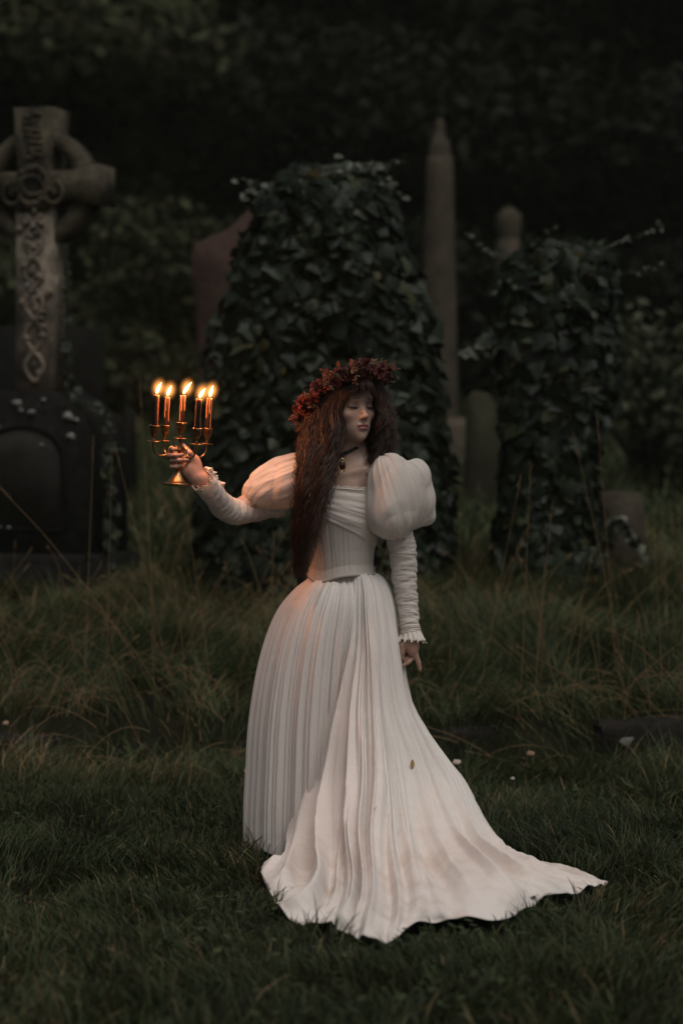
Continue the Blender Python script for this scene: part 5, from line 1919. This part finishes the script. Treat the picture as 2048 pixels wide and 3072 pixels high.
def sprig_mesh(seed):
    r = np.random.default_rng(seed)
    mb = MB()
    mb.tube(np.array([(0, 0, 0), (.05, .02, .5), (.02, 0, 1.0)]), [.04, .03, .02], 4)
    for k in range(13):
        z0 = .25 + .75 * k / 12
        a0 = r.uniform(0, 6.28)
        e = np.array((math.cos(a0) * .24 * (1.25 - z0), math.sin(a0) * .24 * (1.25 - z0), z0 + .12))
        mb.tube(np.array([(0, 0, z0), e * .6 + np.array((0, 0, z0 * .4)), e]), [.02, .02, .02], 3, cap=False)
        mb.lathe([(0, -.06), (.06, -.02), (.065, .03), (.03, .07), (0, .08)], 6, Matrix.Translation(Vector(e)))
    return mb.mesh('sprig')
def wleaf_mesh(seed):
    r = np.random.default_rng(seed)
    g = np.zeros((7, 3, 3))
    for i, v in enumerate(np.linspace(0, 1, 7)):
        w = .22 * math.sin(math.pi * min(1, v * .97 + .03)) ** .8
        for j, u in enumerate((-1, 0, 1)):
            g[i, j] = (u * w, .10 * abs(u) * w * 4 + .18 * v * v * r.uniform(.6, 1.4), v)
    return MB().grid(g).mesh('leaf')
RM = [rose_mesh(s) for s in (1, 2, 3)]
SM = [sprig_mesh(s) for s in (4, 5, 6)]
WM = [wleaf_mesh(s) for s in (7, 8, 9)]
for m_ in RM: m_.materials.append(M['dried_rose'])
for m_ in SM: m_.materials.append(M['dried_bract'])
for m_ in WM: m_.materials.append(M['dried_leaf'])
WR = [P(912, 1250, .045), P(922, 1225, -.01), P(945, 1198, -.05), P(975, 1166, -.085), P(1010, 1142, -.10), P(1052, 1126, -.105), P(1098, 1117, -.095), P(1130, 1122, -.065), P(1142, 1132, -.02), P(1128, 1132, .05), P(1080, 1135, .10), P(1020, 1160, .13), P(960, 1200, .125), P(925, 1235, .09), P(912, 1250, .045)]
WR = np.array(WR)
wc = WR[:-1].mean(0)
mbw = MB()
for k in range(3):
    t_ = np.linspace(0, 1, 80)
    cv = cr(WR, t_)
    cv = cv + .006 * np.c_[np.cos(t_ * 60 + k * 2.1), np.sin(t_ * 47 + k * 2.1), np.sin(t_ * 60 + k * 2.1)]
    mbw.tube(cv, .005, 5, cap=False)
mbw.build('wreath_base', M['bark'], crown)
def put(name, me, pos, z, s, roll, parent):
    z = np.asarray(z, float)
    z = z / np.linalg.norm(z)
    q = Vector(z).to_track_quat('Z', 'Y').to_matrix().to_4x4()
    o = bpy.data.objects.new(name, me)
    COL.objects.link(o)
    o.matrix_basis = Matrix.Translation(Vector(pos)) @ q @ Matrix.Rotation(roll, 4, 'Z') @ Matrix.Scale(s, 4)
    attach(o, parent)
    return o
for k in range(26):                                   # roses
    t_ = (k + .3 * rng.random()) / 26
    p0 = cr(WR, np.array([t_]))[0]
    out = (p0 - wc)
    out = out / np.linalg.norm(out) + np.array((0, -.35, .5)) + rng.normal(0, .35, 3)
    put('flower', RM[k % 3], p0 + out / np.linalg.norm(out) * .014 + rng.normal(0, .012, 3), out, rng.uniform(.020, .031), rng.uniform(0, 6.28), crown)
for k in range(150):
    t_ = rng.random() if k % 3 else rng.random() * .6
    p0 = cr(WR, np.array([t_]))[0]
    out = (p0 - wc)
    out = out / np.linalg.norm(out) + np.array((0, -.2, .6)) + rng.normal(0, .65, 3)
    put('sprig', SM[k % 3], p0 + rng.normal(0, .015, 3), out, rng.uniform(.026, .044), rng.uniform(0, 6.28), crown)
for k in range(130):
    t_ = rng.random()
    p0 = cr(WR, np.array([t_]))[0]
    out = (p0 - wc)
    out = out / np.linalg.norm(out) * .8 + rng.normal(0, .8, 3)
    put('leaf', WM[k % 3], p0 + rng.normal(0, .015, 3), out, rng.uniform(.024, .045), rng.uniform(0, 6.28), crown)
for k in range(70):                                   # small buds
    t_ = rng.random() * .62 if k % 3 else rng.random() * .18
    p0 = cr(WR, np.array([t_]))[0]
    out = (p0 - wc)
    out = out / np.linalg.norm(out) + np.array((0, -.6, .3)) + rng.normal(0, .6, 3)
    put('flower', RM[k % 3], p0 + out / np.linalg.norm(out) * .018 + rng.normal(0, .010, 3), out, rng.uniform(.008, .015), rng.uniform(0, 6.28), crown)

# ------------------------------------------------------------------ candelabra
CB = P(533, 1457, HY)
lean = math.radians(3.7)
candelabra = empty('candelabra', CB)
tag(candelabra, 'tarnished brass five-cup candelabra held up in the woman\'s hand', 'candelabra')
CM = Matrix.Translation(Vector(CB)) @ Matrix.Rotation(lean, 4, 'Y') @ Matrix.Rotation(math.radians(1.5), 4, 'X')
def cm(p_):
    return xf(CM, np.asarray(p_, float))
# foot
MB().lathe([(.0, .0), (.046, .0), (.047, .002), (.047, .008), (.0455, .010), (.040, .0115), (.034, .016), (.025, .027), (.016, .040), (.010, .050), (.0065, .058), (.005, .06)], 48, CM).build('base', M['brass'], candelabra)
MB().lathe([(.0055, .055), (.0065, .062), (.0045, .07), (.006, .085), (.0085, .092), (.006, .10), (.005, .112), (.009, .116), (.009, .120), (.0045, .125), (.004, .145), (.006, .155)], 24, CM).build('stem', M['brass'], candelabra)
def plate(mt):
    return MB().lathe([(.0, .0), (.010, -.001), (.0225, .0005), (.0235, .002), (.0225, .0028), (.010, .0015), (.006, .003), (.0, .004)], 32, mt).build('drip_plate', M['brass'], candelabra)
def cup(mt):
    return MB().lathe([(.0, .002), (.007, .003), (.0055, .009), (.0045, .015), (.008, .022), (.0125, .030), (.0138, .042), (.0142, .050), (.0175, .0515), (.0178, .053), (.0145, .054), (.0122, .05), (.0118, .032), (.0, .03)], 32, mt).build('candle_cup', M['brass'], candelabra)
A1 = (-75 / 895, -52 / 895)
ARMS = [A1, (-A1[0], -A1[1]), (-A1[1], A1[0]), (A1[1], -A1[0])]   # four arms at right angles, two pairs
tops = [(CM @ Matrix.Translation((0, 0, .155)), 'mid')]
for k, (ax, ay) in enumerate(ARMS):
    R_ = math.hypot(ax, ay)
    c_, s_ = ax / R_, ay / R_
    prof = np.array([(.003, .112), (.014, .122), (.028, .128), (.040, .122), (.044, .110), (.050, .101), (.062, .097), (.078, .097), (.092, .104), (.100, .120), (R_, .143)])
    cv = cr(np.c_[prof[:, 0] * c_, prof[:, 0] * s_, prof[:, 1]], np.linspace(0, 1, 44))
    MB().tube(cm(cv), np.interp(np.linspace(0, 1, 44), [0, .1, .9, 1], [.0042, .0034, .0032, .0045]), 8).build('arm', M['brass'], candelabra)
    # curled leaf where the scroll turns
    th = np.linspace(0, 4.6, 18)
    rr_ = np.linspace(.010, .0025, 18)
    sc_ = np.c_[(.033 + rr_ * np.cos(th)) * c_, (.033 + rr_ * np.cos(th)) * s_, .116 + rr_ * np.sin(th)]
    MB().tube(cm(sc_), np.linspace(.003, .0015, 18), 7).build('scroll', M['brass'], candelabra)
    tops.append((CM @ Matrix.Translation((ax, ay, .141)), 'side'))
a = Mat('wax')
tc = a.n('ShaderNodeAttribute', attribute_name='tint')
a.set(Base_Color=tc.outputs['Color'], Roughness=.5)
a.b.inputs['Specular IOR Level'].default_value = .2
a.b.inputs['Subsurface Weight'].default_value = .25
a.b.inputs['Subsurface Radius'].default_value = (.030, .010, .004)
a.b.inputs['Subsurface Scale'].default_value = .8
M['wax'] = a.m
a = Mat('wick')
a.set(Base_Color=(.01, .008, .007), Roughness=.9)
M['wick'] = a.m
a = Mat('flame')
a.t.nodes.remove(a.b)
em = a.n('ShaderNodeEmission')
tc = a.n('ShaderNodeTexCoord')
sx = a.n('ShaderNodeSeparateXYZ')
a.l(tc.outputs['Generated'], sx.inputs[0])
cr_ = a.ramp(sx.outputs['Z'], [(0.0, (0.9, .30, .05)), (.25, (1, .62, .25)), (.6, (1, .74, .40)), (1, (1, .45, .12))])
a.l(cr_, em.inputs['Color'])
em.inputs['Strength'].default_value = 5.0
tb_ = a.n('ShaderNodeBsdfTransparent')
ad = a.n('ShaderNodeAddShader')
a.l(em.outputs[0], ad.inputs[0])
a.l(tb_.outputs[0], ad.inputs[1])
a.l(ad.outputs[0], a.out.inputs['Surface'])
a.m.cycles.emission_sampling = 'NONE'
M['flame'] = a.m
a = Mat('flame_halo')                                # emissive volume added round the flame to imitate lens bloom
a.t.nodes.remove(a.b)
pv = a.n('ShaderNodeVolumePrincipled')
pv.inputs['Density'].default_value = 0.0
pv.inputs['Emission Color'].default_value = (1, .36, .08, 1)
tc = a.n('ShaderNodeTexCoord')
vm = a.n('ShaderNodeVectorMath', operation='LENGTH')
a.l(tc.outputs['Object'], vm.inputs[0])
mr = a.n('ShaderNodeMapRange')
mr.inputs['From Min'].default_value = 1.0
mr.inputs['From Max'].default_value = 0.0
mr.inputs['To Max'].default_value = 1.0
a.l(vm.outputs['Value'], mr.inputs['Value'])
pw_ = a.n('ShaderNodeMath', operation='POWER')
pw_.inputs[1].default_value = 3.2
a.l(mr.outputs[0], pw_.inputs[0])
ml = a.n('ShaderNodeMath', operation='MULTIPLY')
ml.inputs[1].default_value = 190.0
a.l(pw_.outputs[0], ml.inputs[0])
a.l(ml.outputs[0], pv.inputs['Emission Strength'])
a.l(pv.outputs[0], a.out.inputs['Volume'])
M['flame_halo'] = a.m

CANDLE_W = 2.9
LBL = {'mid': 'lit brown candle in the raised middle cup of the candelabra', 'side': 'lit brown candle in one of the four outer candelabra cups'}
for k, (mt, wh) in enumerate(tops):
    plate(mt)
    cup(mt)
    hgt = .112 if wh == 'mid' else [0, .122, .122, .118, .116][k]
    base = mt @ Matrix.Translation((0, 0, .031))
    root = empty('candle', base.translation)
    tag(root, 'lit brown candle in the ' + ['raised middle cup of the candelabra', 'outer candelabra cup reaching farthest from the woman', "outer candelabra cup nearest the woman's shoulder", 'outer candelabra cup directly above her wrist', 'outer candelabra cup behind her fingertips'][k], 'candle', 'candles of the candelabra')
    r = np.random.default_rng(900 + k)
    H_ = hgt
    zz_ = np.linspace(0, H_, 26)
    th = np.arange(20) / 20 * 2 * np.pi
    rad = .0102 - .0016 * (zz_ / H_)
    g = np.stack([rad[:, None] * np.cos(th), rad[:, None] * np.sin(th), np.repeat(zz_[:, None], 20, 1)], -1)
    rim = g[-1:].copy(); rim[..., :2] *= .75; rim[..., 2] += .0005
    bowl = g[-1:].copy(); bowl[..., :2] *= .05; bowl[..., 2] -= .003
    g = np.concatenate([g, rim, bowl])
    cc = np.zeros((len(g), 20, 3))
    lo_c, hi_c = np.array((.005, .0012, .0008)), np.array((.055, .018, .007))  # flame's glow in the wax painted as a lighter, warmer top
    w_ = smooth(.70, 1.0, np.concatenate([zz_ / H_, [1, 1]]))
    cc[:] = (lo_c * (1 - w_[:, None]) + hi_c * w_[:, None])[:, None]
    mb = MB().grid(xf(base, g), close_u=True)
    mb.build('wax_body', M['wax'], root, col=cc.reshape(-1, 3))
    for j in range(4 if wh == 'mid' else 3):
        a0 = r.uniform(-2.6, -.2) if j else r.uniform(-.6, .2)
        L = r.uniform(.35, .95) * H_
        zs_ = np.linspace(H_, H_ - L, 14)
        an_ = a0 + .10 * np.sin(np.linspace(0, 7, 14) + j)
        rd = .0100 - .0015 * zs_ / H_
        rr_ = np.interp(np.linspace(0, 1, 14), [0, .15, .6, .92, 1], [.0014, .0024, .0018, .0028, .001]) * r.uniform(.8, 1.15)
        MB().tube(xf(base, np.c_[rd * np.cos(an_), rd * np.sin(an_), zs_]), rr_, 7).build('wax_drip', M['wax'], root, col=(.15, .068, .032))
    top = H_
    MB().tube(xf(base, np.array([(0, 0, top - .004), (.0004, 0, top + .004), (.0018, 0, top + .009)])), .0008, 6).build('wick', M['wick'], root)
    # flame blown a little to the right
    bl = .34 + .16 * r.normal()
    zf = np.linspace(0, 1, 16)
    FL = .036 * r.uniform(.78, 1.2)
    fr_ = .0050 * np.sin(np.pi * np.clip(zf, 0, 1) ** .75) ** .9 * (1.1 - .35 * zf)
    cen = np.c_[.001 + bl * FL * zf ** 1.4, np.zeros(16), top + .004 + FL * zf]
    mbf = MB()
    mbf.tube(xf(base, cen), np.maximum(fr_, .0002), 12)
    fl = mbf.build('flame', M['flame'], root)
    cpos = xf(base, cen[8][None])[0]
    mm = bpy.data.objects.new('flame_halo', None) if False else None
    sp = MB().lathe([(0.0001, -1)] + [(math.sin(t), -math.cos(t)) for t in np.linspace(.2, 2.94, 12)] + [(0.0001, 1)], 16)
    halo = sp.build('flame_halo', M['flame_halo'])
    halo.matrix_basis = Matrix.Translation(Vector(cpos)) @ Matrix.Rotation(.27, 4, 'Y') @ Matrix.Diagonal((.034, .034, .046, 1))
    attach(halo, root)
    ld = bpy.data.lights.new('candle_light', 'POINT')
    ld.energy = CANDLE_W
    ld.color = (1.0, .34, .12)
    ld.shadow_soft_size = .007
    lo_ = bpy.data.objects.new('candle_light', ld)
    COL.objects.link(lo_)
    lo_.location = tuple(cpos)
    attach(lo_, root)

# small leaf caught on the train
def on_train(px, py):
    d2 = None
    u = (tg[..., 0] / (tg[..., 1] - CAM_Y)) * FPX + 1024
    v = HORIZON - (tg[..., 2] - CAM_Z) / (tg[..., 1] - CAM_Y) * FPX
    d2 = (u - px) ** 2 + (v - py) ** 2 + 1e5 * (tg[..., 1] > .05)
    i = np.unravel_index(np.argmin(d2), d2.shape)
    return tg[i] + tn[i] * .006, tn[i]
for (px, py, s0, c, lab) in [(1234, 2312, .020, (.30, .17, .05), 'thin golden leaf caught on the trailing skirt'), (1122, 2440, .010, (.07, .03, .03), 'small dark petal lying on the trailing skirt'), (1342, 2668, .006, (.05, .035, .03), 'tiny dark speck of leaf near the skirt hem')]:
    p_, n_ = on_train(px, py)
    m = Mat('leaf_scrap')
    m.set(Base_Color=c, Roughness=.8)
    me_ = wleaf_mesh(int(px))
    me_.materials.append(m.m)
    o = bpy.data.objects.new('leaf_scrap', me_)
    COL.objects.link(o)
    zax = Vector((.05, -.15, .98)) if s0 > .015 else Vector((.6, -.1, .75))
    o.matrix_basis = Matrix.Translation(Vector(p_)) @ zax.to_track_quat('Z', 'Y').to_matrix().to_4x4() @ Matrix.Scale(s0 * 1.6, 4)
    tag(o, lab, 'leaf', 'scraps on the gown')

# ------------------------------------------------------------------ damp evening air
HAZE = 0.0009
hz = MB().box((0, 15.0, 21.0), (190, 160, 46)).build('haze', None)
a = Mat('haze')
a.t.nodes.remove(a.b)
pv = a.n('ShaderNodeVolumePrincipled')
pv.inputs['Color'].default_value = (0.74, 0.86, 0.62, 1)
pv.inputs['Density'].default_value = HAZE
pv.inputs['Anisotropy'].default_value = 0.2
a.l(pv.outputs[0], a.out.inputs['Volume'])
hz.data.materials.append(a.m)
tag(hz, 'thin damp dusk haze hanging over the whole graveyard', 'haze', kind='stuff')
